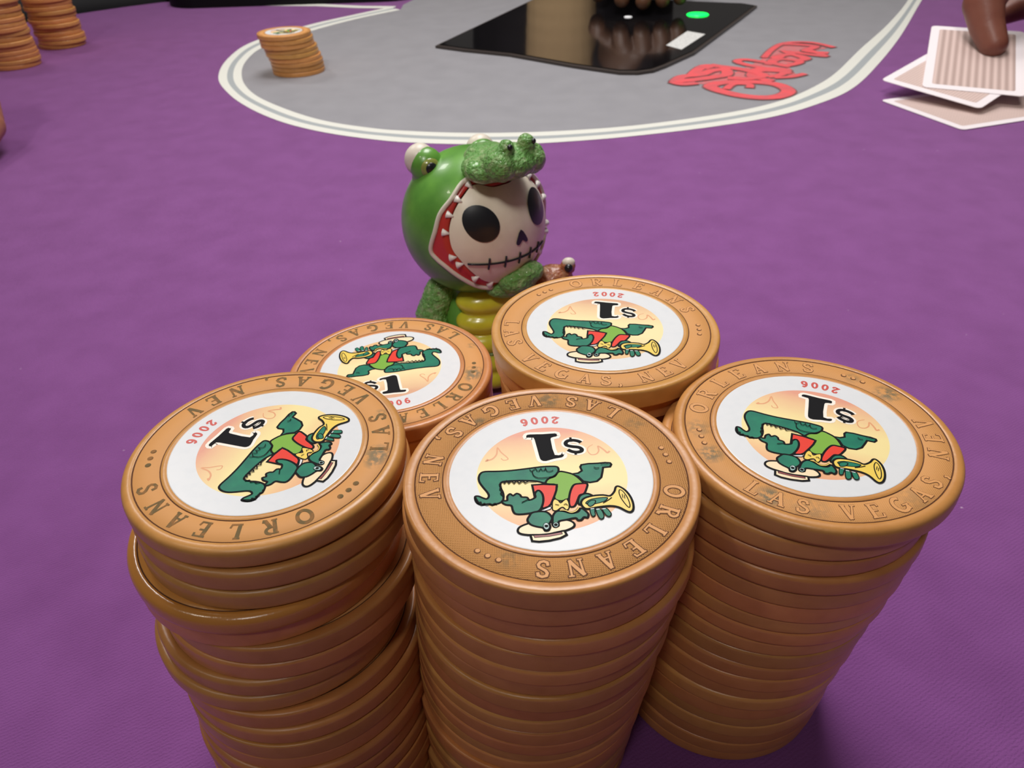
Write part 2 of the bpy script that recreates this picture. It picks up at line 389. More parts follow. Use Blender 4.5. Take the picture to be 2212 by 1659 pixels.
ART = {
  'tail': [(-1.01,-1.21),(-0.04,-1.4),(1.12,-1.45),(2.77,-1.35),(5.11,-1.24),(6.96,-1.31),(8.57,-1.47),(9.22,-1.21),(9.54,-0.4),(9.48,0.52),(9.06,1.56),(8.57,2.59),(8.46,3.24),(8.77,3.68),(9.25,3.46),(9.78,3.07),(10.23,3.11),(10.17,3.97),(9.77,4.56),(9.22,4.71),(8.67,4.62),(8.14,4.85),(7.63,4.76),(7.12,4.59),(6.74,4.25),(6.58,3.48),(6.62,2.68),(6.82,1.85),(6.75,1.04),(6.33,0.76),(5.31,0.76),(3.72,0.9),(2.05,1.23),(0.86,1.79),(0.47,1.02),(-0.45,0.63),(-0.94,0.02),(-1.16,-0.64)],
  'belly': [(-1.13,-0.21),(-2.15,0.09),(-3.08,0.72),(-3.8,1.9),(-3.87,2.48),(-3.02,2.46),(-2.49,2.88),(-2.06,3.79),(-1.72,4.86),(-0.65,5.27),(0.16,4.77),(-0.02,3.53),(-0.48,2.29),(0.88,1.87),(0.47,1.02),(-0.45,0.63)],
  'legr': [(-2.79,0.43),(-3.6,0.4),(-4.19,0.01),(-4.1,-0.77),(-4.34,-1.17),(-5.3,-1.27),(-6.58,-1.18),(-7.53,-1.2),(-8.21,-1.05),(-8.32,-0.74),(-8.05,-0.29),(-7.11,-0.29),(-6.84,0.61),(-6.5,1.58),(-5.8,2.24),(-4.86,2.36),(-4.01,2.01),(-3.5,1.02)],
  'vestl': [(2.7,1.89),(1.23,1.94),(-0.49,2.26),(-0.29,3.24),(0.07,4.15),(0.73,5.63),(1.12,6.04),(1.93,6.32),(1.99,5.16),(2.64,4.14)],
  'vestr': [(-2.78,2.51),(-3.42,2.43),(-4.43,2.56),(-4.13,3.57),(-3.71,4.32),(-3.11,4.56),(-2.6,5.59),(-2.13,6.38),(-1.58,6.39),(-1.56,5.46),(-1.9,4.09),(-2.36,3.02)],
  'arml': [(6.82,4.32),(6.21,4.32),(6.12,3.62),(5.72,3.19),(5.36,3.56),(4.88,3.22),(4.46,3.51),(4.29,3.93),(3.63,4.09),(3.36,4.6),(2.59,4.23),(2.55,3.6),(2.29,3.15),(1.94,3.04),(1.62,3.64),(1.58,4.59),(1.83,5.65),(2.28,6.51),(2.86,6.81),(3.75,6.92),(4.83,6.94),(5.46,6.71),(5.67,6.08),(5.76,5.3),(6.39,5.07),(6.8,4.71)],
  'collar': [(2.86,6.81),(1.84,6.49),(0.88,6.08),(0.94,6.52),(1.88,6.78),(2.66,6.94)],
  'bow': [(0.7,6.55),(0.52,5.35),(0.17,4.85),(-0.23,5.13),(-0.48,5.63),(-0.94,5.22),(-1.35,5.04),(-1.51,5.76),(-1.37,6.67),(-1,6.92),(-0.69,6.43),(-0.36,6.46),(0.14,6.85),(0.52,6.85)],
  'head': [(3.69,7.38),(3.31,6.9),(2.42,6.79),(1.58,6.97),(1.11,7.56),(0.98,8.16),(1.23,8.72),(1.42,8.99),(1.4,9.57),(1.69,10.11),(2.11,10.12),(2.31,9.6),(3.07,9.29),(3.76,8.84),(4.04,8.07)],
  'snout': [(0.99,8.61),(0.81,7.74),(0.28,7.06),(-0.48,7.08),(-1.49,7.59),(-2.38,7.47),(-2.81,6.92),(-3.2,7.2),(-3.6,8),(-3.38,8.57),(-2.97,8.44),(-2.58,8.84),(-2.14,8.85),(-1.89,8.45),(-0.78,8.61),(0.21,8.78),(0.37,9.48),(0.88,9.64),(1.08,9.18)],
  'brim': [(5.41,9.78),(5.18,9.17),(4.39,8.76),(3.18,8.48),(1.77,8.36),(0.26,8.4),(-0.98,8.71),(-1.58,9.29),(-1.44,9.85),(-0.51,10.31),(0.8,10.57),(2.29,10.67),(3.76,10.58),(4.99,10.26)],
  'crown': [(3.96,10.53),(2.09,10.74),(0.03,10.38),(-0.2,10.37),(-0.39,11.05),(0.41,11.46),(1.81,11.71),(3.06,11.73),(3.87,11.52)],
  'band': [(3.61,10.64),(2.09,10.74),(0.16,10.55),(0.11,10.87),(1.72,11.06),(3.5,11.04)],
  'armr': [(-2.68,5.76),(-3.08,4.71),(-3.93,4.35),(-4.64,4.75),(-4.85,5.41),(-3.79,5.74),(-2.92,6.25)],
  'horn': [(-3.03,5.96),(-3.55,5.24),(-4.72,4.92),(-6.06,4.94),(-6.9,5.2),(-7.61,4.5),(-7.95,3.74),(-8.37,3.63),(-9,4.36),(-9.41,5.52),(-9.51,6.78),(-9.32,7.82),(-8.88,8.29),(-8.38,8.08),(-7.57,7.3),(-6.54,6.94),(-4.99,6.97),(-3.65,7.11),(-3.17,6.74)],
  'hornhole': [(-3.63,6.03),(-4.39,5.51),(-5.75,5.37),(-6.51,5.5),(-6.07,6.03),(-4.89,6.35),(-3.9,6.37)],
  'bell': [(-8.34,4.27),(-8.71,4.64),(-9.01,5.78),(-9.06,7.03),(-8.84,7.54),(-8.53,6.96),(-8.22,5.84),(-8.15,4.89)],
  'thumb': [(-3.81,6.21),(-4.35,5.74),(-4.89,5.8),(-4.67,6.39),(-4.04,6.78)],
  'f1': [(-3.97,7.15),(-4.51,7.21),(-4.45,7.81),(-4.42,8.25),(-4.1,8.51),(-3.9,8.11)],
  'f2': [(-4.67,7.23),(-5.2,7.3),(-5.43,8.08),(-5.41,8.75),(-5.02,9.07),(-4.73,8.59)],
  'f3': [(-5.43,7.25),(-6.02,7.33),(-6.29,7.89),(-6.4,8.43),(-6.06,8.76),(-5.69,8.41)],
  'one': [(2.31,-7.79),(2.24,-8.26),(1.69,-8.38),(-0.01,-8.21),(-1.74,-8.16),(-2,-7.84),(-1.88,-7.47),(-1.12,-7.3),(-0.97,-6.41),(-1.09,-3.6),(-2.14,-3.62),(-2.29,-3.33),(-1.95,-2.98),(-0.83,-2.83),(0.27,-2.53),(0.89,-2.79),(1.06,-3.73),(1.25,-7.18),(1.53,-7.65)],
  'eye1': [(2.21,9.4),(2.01,8.95),(1.69,8.96),(1.54,9.41),(1.7,9.85),(2.03,9.92)],
  'eye2': [(0.99,9.3),(0.78,9),(0.47,9.04),(0.39,9.41),(0.62,9.7),(0.88,9.64)],
}
ARTS = {
  'dollar': [(-5.05,-5.72),(-4.72,-6.07),(-4.03,-6.35),(-3.36,-6.32),(-2.96,-5.92),(-3.02,-5.39),(-3.69,-5.03),(-4.5,-4.79),(-4.91,-4.37),(-4.8,-3.91),(-4.2,-3.77),(-3.52,-4),(-3.02,-4.44)],
  'dtop': [(-3.77,-6.99),(-3.76,-6.04)],
  'dbot': [(-3.94,-4.08),(-3.95,-3.26)],
  'toe': [(2.39,-0.67),(2.32,0.19),(1.76,0.77),(0.85,0.83),(-0.21,0.69),(-0.87,0.1)],
  'toe2': [(2.69,-1.05),(2.51,-0.63),(2.19,-0.81),(1.87,-1.11),(1.75,-0.64),(1.41,-0.59),(1.17,-1.07),(1.06,-0.61),(0.71,-0.62),(0.53,-1.11),(0.49,-0.51),(0.12,-0.25),(-0.43,-0.47)],
  'sc1': [(6.51,0.77),(6.26,1.18),(5.93,0.76),(5.7,1.25),(5.32,0.84),(5.02,1.34),(4.64,0.93),(4.35,1.43),(3.85,1.03),(3.56,1.48),(3.07,1.21),(2.06,1.34)],
  'sc2': [(6.7,1.04),(6.96,1.42),(6.72,1.86),(6.97,2.23),(6.73,2.67),(6.93,3.04),(6.67,3.47)],
  'sc3': [(10.23,3.17),(10,3.91),(9.86,4.32),(9.58,4.28),(9.5,4.75),(9.11,4.57),(8.85,4.83),(8.45,4.68),(8.14,4.92),(7.8,4.74),(7.53,4.85)],
  'toer': [(-5.87,-0.4),(-6.14,-0.13),(-6.56,-0.19)],
  'toer2': [(-6.87,-0.84),(-7.23,-0.89),(-7.56,-0.76),(-8.05,-0.87)],
  'armcrease': [(4.41,5.01),(3.7,4.63),(3.36,4.6)],
  'bow1': [(0.26,5.85),(-0.05,5.96),(-0.2,6.06)],
  'bow2': [(-0.81,6.06),(-1.1,5.94),(-1.28,6.2)],
  'pipe': [(-0.17,6.97),(-0.81,7.05),(-1.5,7.51),(-2.19,7.3),(-2.62,6.75)],
  'hornline': [(-5.77,6.38),(-6.53,5.94),(-7.06,5.54)],
  'w1': [(-4.01,7.23),(-4.46,7.21)],
  'w2': [(-4.69,7.39),(-5.14,7.37)],
  'w3': [(-5.44,7.41),(-5.9,7.39)],
  'hl': [(1.93,9.14),(1.7,9.07)],
  'b1': [(-8.5,5.09),(-8.45,5.79)],
  'b2': [(-8.74,5.28),(-8.66,5.97)],
  'swl': [(8.04,-3.93),(8.3,-3.61),(7.94,-3.7),(7.32,-4.01),(6.78,-4.84),(6.56,-6.1),(6.16,-5.13),(5.53,-4.14),(5.35,-3.58),(5.95,-3.44),(6.27,-3.88)],
  'swr': [(-8.65,-3.46),(-8.28,-3.15),(-8.02,-3.63),(-7.66,-4.23),(-7.26,-4.65),(-7.2,-3.74),(-6.71,-3.08),(-5.99,-3.08),(-5.67,-3.94),(-5.92,-4.64),(-6.62,-5.11)],
}

# ------------------------------------------------------------------ poker table
def rrect(x0, y0, x1, y1, r, n=24, inset=0.0):
    x0 += inset; y0 += inset; x1 -= inset; y1 -= inset; r -= inset
    pts = []
    for cx, cy, a0 in ((x1 - r, y1 - r, 0), (x0 + r, y1 - r, 90), (x0 + r, y0 + r, 180), (x1 - r, y0 + r, 270)):
        for i in range(n + 1):
            a = math.radians(a0 + 90 * i / n)
            pts.append((cx + r * math.cos(a), cy + r * math.sin(a)))
    return pts
TB = (-590, -220, 1500, 1062, 480)

def slab(bm, pts, z0, z1):
    fill(bm, pts, z1)
    n = len(pts)
    a = [bm.verts.new((p[0], p[1], z0)) for p in pts]; b = [bm.verts.new((p[0], p[1], z1)) for p in pts]
    for i in range(n):
        j = (i + 1) % n
        bm.faces.new((a[i], a[j], b[j], b[i]))
    bm.faces.new(list(reversed(a)))

bm = bmesh.new(); box(bm, (400, 400, -780), (6400, 6400, 40))
tag(finish('floor', bm, mat('dark_carpet', (62, 34, 40), rough=1.0, spec=0.05, mottle=((40, 30, 52), 12, 0.4, 0.6)), smooth=False), kind='structure')
table = tag(empty('poker_table', (300, 400, -760)), 'purple felt poker table with a grey betting area and black padded rail', 'table')
def at_table(o):
    o.location = Vector((-300, -400, 760)) * MM
    return o
bm = bmesh.new(); slab(bm, rrect(*TB), -30, 0)
tag(at_table(finish('felt_surface', bm, M_FELT, table, smooth=False)), 'bright purple speed cloth')
# padded rail: a rounded profile swept round the table edge
bm = bmesh.new(); prof = [(0, -34), (0, -2), (6, 12), (22, 24), (50, 28), (80, 24), (98, 8), (102, -18), (92, -40), (40, -46)]
rings = []
for off, z in prof:
    rings.append([bm.verts.new((x, y, z)) for x, y in rrect(*TB, inset=-off)])
for k in range(len(rings)):
    A, B = rings[k], rings[(k + 1) % len(rings)]
    for i in range(len(A)):
        j = (i + 1) % len(A); bm.faces.new((A[i], A[j], B[j], B[i]))
tag(at_table(finish('padded_rail', bm, M_RAIL, table)), 'black padded armrest rail')
bm = bmesh.new(); slab(bm, rrect(*TB, inset=60), -110, -32)
at_table(finish('table_apron', bm, M_WOOD, table, smooth=False))
for sx in (0, 850):
    bm = bmesh.new(); lathe(bm, [(0, -110), (150, -110), (120, -160), (95, -300), (95, -600), (180, -720), (230, -745), (230, -760), (0, -760)], n=40)
    for v in bm.verts: v.co.x += sx; v.co.y += 420
    at_table(finish('table_leg', bm, M_WOOD, table))

LO = [(-118, 886), (-152, 845), (-186, 801), (-222, 730), (-226, 664), (-215, 601), (-193, 552), (-167, 512), (-138, 479), (-107, 455), (-74, 438), (-50, 430), (-23, 425), (10, 422), (40, 424), (72, 429), (120, 441), (162, 457), (197, 480), (232, 513), (275, 575), (335, 672), (424, 827), (520, 990)]
LI = [(-104, 868), (-140, 828), (-172, 780), (-205, 712), (-208, 654), (-196, 597), (-175, 550), (-146, 512), (-113, 480), (-78, 460), (-54, 452), (-26, 446), (6, 443), (44, 444), (86, 451), (140, 469), (177, 490), (207, 518), (236, 554), (282, 625), (342, 715), (411, 829), (510, 1010)]
def resample(P, n):
    P = spline(P, False, 8); L = [0]
    for a, b in zip(P, P[1:]): L.append(L[-1] + (b - a).length)
    out = []; j = 0
    for i in range(n):
        s = L[-1] * i / (n - 1)
        while j < len(L) - 2 and L[j + 1] < s: j += 1
        t = (s - L[j]) / max(1e-9, L[j + 1] - L[j]); out.append(P[j].lerp(P[j + 1], t))
    return out
o_, i_ = resample([(x, y) for x, y in LO], 220), resample([(x, y) for x, y in LI], 220)
def band(bm, t0, t1, z, mi):
    A = [bm.verts.new((*(a.lerp(b, t0)), z)) for a, b in zip(o_, i_)]
    B = [bm.verts.new((*(a.lerp(b, t1)), z)) for a, b in zip(o_, i_)]
    for k in range(len(A) - 1):
        f = bm.faces.new((A[k], A[k + 1], B[k + 1], B[k])); f.material_index = mi
bm = bmesh.new(); fill(bm, [tuple(p) for p in i_] + [(505, 1055), (-60, 1055), (-104, 900)], 0.12)
tag(at_table(finish('betting_area', bm, M_GREY, table, smooth=False)), 'light grey printed felt')
bm = bmesh.new()
band(bm, 0.0, 0.37, 0.2, 0); band(bm, 0.37, 0.63, 0.18, 1); band(bm, 0.63, 1.0, 0.2, 0)
stroke(bm, [(-112, 884), (-150, 893), (-198, 914), (-262, 928), (-330, 944)], 13, 0.24, 0)
tag(at_table(finish('betting_line', bm, [M_LINE, M_LINE2], table, smooth=False)), 'double white printed line')

# red script lettering printed on the grey felt
def glyphs():
    """stroke letters, y up, height 1: {char: (width, [(points, thick)])}; thick = relative stroke width"""
    T, N = 0.19, 0.085
    arc = lambda cx, cy, rx, ry, a0, a1, n=14: [(cx + rx * math.cos(math.radians(a0 + (a1 - a0) * i / n)), cy + ry * math.sin(math.radians(a0 + (a1 - a0) * i / n))) for i in range(n + 1)]
    G = {}
    G['O'] = (0.86, [(arc(0.43, 0.5, 0.36, 0.46, 60, 300), T), (arc(0.43, 0.5, 0.36, 0.46, -60, 60), T), ])
    G['R'] = (0.84, [([(0.2, 0), (0.2, 1)], T), ([(0.06, 0.03), (0.36, 0.03)], N), ([(0.06, 0.97), (0.45, 0.97)] , N), (arc(0.42, 0.75, 0.22, 0.22, 90, -90), 0.14), ([(0.2, 0.53), (0.42, 0.53)], N), ([(0.42, 0.52), (0.66, 0.05), (0.82, 0.03)], T)])
    G['L'] = (0.72, [([(0.2, 0), (0.2, 1)], T), ([(0.06, 0.97), (0.36, 0.97)], N), ([(0.06, 0.04), (0.64, 0.04), (0.68, 0.26)], N)])
    G['E'] = (0.74, [([(0.2, 0), (0.2, 1)], T), ([(0.06, 0.96), (0.62, 0.96), (0.65, 0.78)], N), ([(0.2, 0.52), (0.52, 0.52)], N), ([(0.06, 0.04), (0.64, 0.04), (0.69, 0.26)], N)])
    G['A'] = (0.86, [([(0.16, 0.03), (0.43, 1.0)], 0.1), ([(0.43, 1.0), (0.7, 0.03)], T), ([(0.24, 0.34), (0.6, 0.34)], N), ([(0.04, 0.03), (0.28, 0.03)], N), ([(0.56, 0.03), (0.84, 0.03)], N)])
    G['N'] = (0.9, [([(0.17, 0), (0.17, 1)], 0.1), ([(0.15, 0.98), (0.72, 0.02)], T), ([(0.72, 0), (0.72, 1)], 0.1), ([(0.05, 0.03), (0.3, 0.03)], N), ([(0.6, 0.97), (0.86, 0.97)], N)])
    G['S'] = (0.68, [([(0.56, 0.72), (0.52, 0.9), (0.34, 0.97), (0.16, 0.9), (0.12, 0.74), (0.2, 0.6), (0.36, 0.5), (0.52, 0.4), (0.58, 0.26), (0.5, 0.1), (0.32, 0.03), (0.14, 0.1), (0.1, 0.3)], 0.15)])
    G['V'] = (0.86, [([(0.16, 0.97), (0.43, 0.0)], T), ([(0.43, 0.0), (0.7, 0.97)], 0.1), ([(0.04, 0.97), (0.3, 0.97)], N), ([(0.58, 0.97), (0.84, 0.97)], N)])
    G['G'] = (0.86, [(arc(0.43, 0.5, 0.35, 0.46, 55, 330), T), ([(0.73, 0.06), (0.73, 0.42)], 0.14), ([(0.5, 0.42), (0.84, 0.42)], N)])
    G[','] = (0.3, [([(0.14, 0.1), (0.18, -0.06), (0.08, -0.2)], 0.12)])
    G['2'] = (0.62, [([(0.1, 0.74), (0.14, 0.92), (0.32, 0.98), (0.5, 0.88), (0.5, 0.68), (0.36, 0.45), (0.1, 0.14), (0.22, 0.1), (0.4, 0.04), (0.54, 0.1), (0.58, 0.24)], 0.14)])
    G['0'] = (0.64, [(arc(0.32, 0.5, 0.23, 0.45, 0, 360, 22), 0.15)])
    G['6'] = (0.64, [([(0.52, 0.84), (0.4, 0.95), (0.24, 0.86), (0.12, 0.62), (0.1, 0.38)], 0.15), (arc(0.32, 0.3, 0.21, 0.26, 0, 360, 20), 0.14)])
    return G
GL = glyphs()

def curl(bm, zl):
    O = lambda pts, w, mi, z, c=False: stroke(bm, spline(pts, c, 5), w, z, mi, c, rise=0.0 if c else 0.003)
    ring = [(141, 527), (152, 537), (170, 537), (186, 528), (189, 511), (179, 499), (165, 498), (151, 508)]
    parts = [(ring, 9, True),
             ([(150, 520), (158, 532), (168, 530), (166, 521)], 5, False),                       # curl inside the O
             ([(186, 536), (176, 552), (186, 566), (204, 560)], 7, False),                         # r
             ([(176, 545), (184, 570), (205, 566), (196, 552), (186, 548)], 6, False),
             ([(205, 555), (178, 590), (186, 600), (210, 574)], 6, False),                        # l
             ([(196, 582), (210, 598), (222, 588), (208, 578), (202, 592), (214, 606)], 6, False),  # e
             ([(206, 602), (222, 612), (230, 598), (218, 590)], 7, False),                        # a
             ([(230, 596), (222, 622), (236, 610), (246, 604), (240, 626)], 6, False),              # n
             ([(252, 612), (238, 622), (250, 636), (238, 645), (229, 648)], 7, False),              # s
             ([(200, 604), (215, 632), (232, 652), (252, 650), (263, 630)], 5, False),
             ([(190, 545), (202, 546), (214, 553)], 5, False),
             # little hatted figure left of the O
             ([(120, 543), (128, 556), (142, 560), (152, 570), (162, 572), (160, 558), (150, 552), (140, 548), (130, 545), (120, 543)], 8, False),
             ([(134, 556), (150, 584), (166, 578), (178, 566), (184, 552), (172, 545), (158, 548)], 8, False),
             ([(118, 544), (124, 536), (134, 538)], 7, False), ([(148, 576), (160, 588)], 6, False)]
    for q, (p, w, c) in enumerate(parts): O(p, w + 2.4, 1, zl + 0.24 + q * 0.01, c)
    for q, (p, w, c) in enumerate(parts): O(p, w, 0, zl + 0.52 + q * 0.01, c)
bm = bmesh.new(); curl(bm, 0.16)
fill(bm, [(161, 573), (169, 566), (195, 598), (229, 649), (250, 646), (258, 630), (241, 621), (209, 571), (208, 553), (196, 544), (170, 540), (146, 532), (122, 543), (136, 563), (151, 579)], 0.32, 2)
tag(at_table(finish('printed_logo', bm, [M_RED, M_REDEDGE, M_REDMIX], table, smooth=False)), 'red script casino lettering on the grey felt')

# ------------------------------------------------------------------ poker chips
TH = 3.35
def chip_mesh(bev, ring_mat, mats0=None, n=96):
    """clay chip with a moulded rim, two fine grooves and a recessed hatched band"""
    b = bev; T = TH; R = 19.6
    rnd = [(R - b * (1 - math.sin(a)), T - b * 0.9 * (1 - math.cos(a))) for a in [i * math.pi / 12 for i in range(0, 7)]]
    prof = [(0, T - 0.05), (13.45, T - 0.05), (13.55, T), (14.25, T), (14.33, T - 0.09), (14.42, T - 0.04), (17.86, T - 0.04), (17.95, T - 0.12), (18.06, T)]
    mis = [0, 0, 0, 1, 1, 2, 1, 1, 0]
    prof += rnd
    mis = mis[:len(prof) - len(rnd)] + [0] * (len(rnd) - 1)
    low = [(R - b * (1 - math.sin(a)), b * 0.9 * (1 - math.cos(a))) for a in [i * math.pi / 12 for i in range(6, -1, -1)]]
    prof += low + [(0, 0.0)]
    mis += [0] * (len(prof) - 1 - len(mis))
    bm = bmesh.new(); lathe(bm, prof, n=n, mis=mis)
    bmesh.ops.scale(bm, vec=(MM, MM, MM), verts=bm.verts)
    me = bpy.data.meshes.new('chip_body'); bm.to_mesh(me); bm.free()
    for p in me.polygons: p.use_smooth = True
    for m in (mats0 or [M_CHIP, M_GRIME, ring_mat]): me.materials.append(m)
    try: me.set_sharp_from_angle(angle=math.radians(50))
    except Exception: pass
    return me
BODY = {'soft': chip_mesh(0.85, M_RING), 'mid': chip_mesh(0.6, M_RING), 'crisp': chip_mesh(0.35, M_RING),
        'gloss': chip_mesh(1.25, M_RING, [M_CHIPGLOSS, M_GRIME, M_CHIPGLOSS]), 'far': chip_mesh(0.7, M_RING, n=40),
        'A': chip_mesh(1.1, M_RING_A), 'C': chip_mesh(0.55, M_RING_C), 'R': chip_mesh(1.0, M_RING_R), 'BR': chip_mesh(0.5, M_RING_B), 'BL': chip_mesh(0.8, M_RING_A)}

def glyph_run(bm, items, up, r, h, z, mi, grow=0.0):
    """items: [(char, angle)]; up=+1 letter tops point outwards (reads clockwise), -1 inwards"""
    for ch, ang in items:
        w, strokes = GL[ch]
        def xf(q, ang=ang, w=w):
            u = (q[0] - w / 2) * h; v = (q[1] - 0.5) * h
            rr = r + up * v
            a = math.radians(ang) - up * u / r
            return (rr * math.cos(a), rr * math.sin(a))
        for si, (pts, th) in enumerate(strokes):
            P = pts
            if len(P) == 2: P = [(P[0][0] + (P[1][0] - P[0][0]) * k / 4, P[0][1] + (P[1][1] - P[0][1]) * k / 4) for k in range(5)]
            cl = ch in '0' or (ch == '6' and len(P) > 18) 
            if cl and P[0] != P[-1] and abs(P[0][0] - P[-1][0]) < 1e-6: P = P[:-1]
            if grow:   # lengthen the ends so that the darker plate shows all round
                a = Vector(P[0]) - Vector(P[1]); b = Vector(P[-1]) - Vector(P[-2]); g = grow / h / 2
                if not cl: P = [tuple(Vector(P[0]) + a.normalized() * g)] + P[1:-1] + [tuple(Vector(P[-1]) + b.normalized() * g)]
            stroke(bm, P, th + grow / h, z + 0.0025 * si, mi, closed=cl, xf=xf)

def ring_items(aO, sO, aL, sL):
    it1 = [(c, aO - sO * i / 6) for i, c in enumerate('ORLEANS')]
    slots = [('L', 0), ('A', 0.95), ('S', 1.85), ('V', 3.45), ('E', 4.4), ('G', 5.45), ('A', 6.55), ('S', 7.5), (',', 8.1), ('N', 9.35), ('E', 10.35), ('V', 11.3)]
    it2 = [(c, aL + sL * s / 11.3) for c, s in slots]
    return it1, it2

def lettering(chip, key, style, aO, sO, aL, sL, dots):
    it1, it2 = ring_items(aO, sO, aL, sL)
    bm = bmesh.new(); T = TH
    edge, face = 0.34, 1
    if style == 'filled':
        for it, up in ((it1, 1), (it2, -1)): glyph_run(bm, it, up, 16.15, 2.5, T - 0.015, 0, 0.06)
        mats = [M_GRIME2]
    else:
        g = 0.26 if style == 'bold' else 0.15
        for it, up in ((it1, 1), (it2, -1)):
            glyph_run(bm, it, up, 16.15, 2.45, T - 0.02, 0, g)
            glyph_run(bm, it, up, 16.15, 2.45, T + 0.012, 1)
        mats = [M_GRIME, M_LET]
    for d in dots:
        for k in (-1, 0, 1):
            x, y = pol(d + k * 5.2, 16.1)
            disc(bm, x, y, 0.42, T - 0.018, 0, 20)
            disc(bm, x + 0.05, y + 0.05, 0.3, T + 0.01, len(mats) - 1 if style != 'filled' else 0, 20)
    o = finish('moulded_lettering', bm, mats, chip, smooth=False)
    return o

ORDER = [('legr', 4), ('tail', 4), ('belly', 5), ('vestl', 6), ('vestr', 6), ('arml', 4), ('collar', 9), ('bow', 7), ('armr', 4), ('brim', 8), ('crown', 8), ('band', 10),
         ('head', 4), ('snout', 4), ('horn', 7), ('hornhole', 4), ('bell', 7), ('thumb', 4), ('f1', 4), ('f2', 4), ('f3', 4)]
SHARP = {'vestl', 'legr', 'band', 'one', 'crown'}
SLIM = {'bell': 0.14, 'hornhole': 0.14, 'thumb': 0.14, 'f1': 0.14, 'f2': 0.14, 'f3': 0.14, 'bow': 0.16, 'collar': 0.1, 'band': 0.08}
def emblem_mesh():
    bm = bmesh.new(); z = 0.03; dz = 0.006
    for k, mi in ORDER:
        P = ART[k] if k in SHARP else spline(ART[k], True, 3)
        stroke(bm, P, SLIM.get(k, 0.3), z + dz * 0.5, 0, closed=True)
        fill(bm, P, z, mi)
        z += dz
    for k, w in (('toe', .13), ('toe2', .1), ('sc1', .17), ('sc2', .17), ('sc3', .2), ('toer', .12), ('toer2', .09), ('armcrease', .13), ('bow1', .1), ('bow2', .1), ('hornline', .13), ('b1', .1), ('b2', .1)):
        stroke(bm, spline(ARTS[k], False, 2) if k[:2] != 'sc' else ARTS[k], w, z, 0); z += 0.001
    stroke(bm, spline(ARTS['pipe'], False, 3), .28, z, 0); stroke(bm, spline(ARTS['pipe'], False, 3), .14, z + dz, 7)
    for k in ('eye1', 'eye2'):
        e = spline(ART[k], True, 3); stroke(bm, e, 0.16, z, 0, closed=True); fill(bm, e, z + 0.002, 11)
        c = sum(e, Vector((0, 0))) / len(e); disc(bm, c.x, c.y, 0.24, z + 0.005, 0, 16)
    for k in ('w1', 'w2', 'w3', 'hl'): stroke(bm, ARTS[k], .14, z + dz, 9)
    return bm
def denom_mesh():
    bm = bmesh.new()
    one = ART['one']; P = [tuple(p) for p in spline(one, True, 2)]
    stroke(bm, P, 0.95, 0.03, 1, closed=True)
    stroke(bm, spline(ARTS['dollar'], False, 3), 1.2, 0.0315, 1)
    stroke(bm, ARTS['dtop'], 0.9, 0.033, 1); stroke(bm, ARTS['dbot'], 0.9, 0.034, 1); 
    fill(bm, P, 0.045, 0)
    stroke(bm, spline(ARTS['dollar'], False, 3), 0.58, 0.045, 0)
    stroke(bm, ARTS['dtop'], 0.34, 0.048, 0); stroke(bm, ARTS['dbot'], 0.34, 0.048, 0)
    return bm
def swirl_mesh():
    bm = bmesh.new(); disc(bm, -0.1, 0.3, 9.95, 0.012, 0, 96)
    for k in ('swl', 'swr'): stroke(bm, spline(ARTS[k], False, 4), 0.3, 0.02, 1, w2=0.12)
    return bm
_shared = {}
def label_parts(chip, ang, year, sun):
    bm = bmesh.new(); lathe(bm, [(0, 0.01), (13.35, 0.01), (13.46, -0.02), (13.46, -0.4), (0, -0.4)], n=96)
    lab = finish('inlay', bm, M_LABEL, chip, smooth=False, loc=(0, 0, TH)) if 'inlay' not in _shared else inst('inlay', _shared['inlay'], chip, (0, 0, TH))
    _shared.setdefault('inlay', lab.data)
    lab.rotation_euler[2] = math.radians(ang)
    for nm, fn, mats, text in (('sunset_disc', swirl_mesh, [sun, M_SWIRL], 'round orange and yellow print with faint scrolls'),
                               ('crocodile_emblem', emblem_mesh, None, 'cartoon green crocodile in a red vest and straw hat blowing a trumpet'),
                               ('denomination_print', denom_mesh, [M_BLACK, M_HALO], 'black dollar sign and figure 1')):
        key = nm + (sun.name if nm == 'sunset_disc' else '')
        if key in _shared: o = inst(nm, _shared[key], lab)
        else:
            mats = mats or [M_BLACK, M_LABEL, M_LABEL, M_LABEL, M_GREEN, M_LIME, M_VEST, M_YEL, M_CREAM, M_LABEL, M_MAROON, M_EYEW]
            o = finish(nm, fn(), mats, lab, smooth=False); _shared[key] = o.data
        o['label'] = text
    bm = bmesh.new()
    it = [(c, -90 + (i - 1.5) * 7.6) for i, c in enumerate(year)]
    glyph_run(bm, it, -1, 11.4, 1.5, 0.02, 0, 0.12)
    o = finish('year_print', bm, M_INKRED, lab, smooth=False); o['label'] = 'red date ' + year

ORD = ['top', 'second', 'third', 'fourth', 'fifth', 'sixth', 'seventh', 'eighth', 'ninth', 'tenth', 'eleventh', 'twelfth', 'thirteenth', 'fourteenth',
       'fifteenth', 'sixteenth', 'seventeenth', 'eighteenth', 'nineteenth', 'twentieth', 'twenty-first', 'twenty-second']
def interp(path, z):
    if z <= path[0][0]: return path[0][1:]
    for a, b in zip(path, path[1:]):
        if z <= b[0]:
            t = (z - a[0]) / (b[0] - a[0]); return tuple(a[i] + (b[i] - a[i]) * t for i in (1, 2))
    return path[-1][1:]

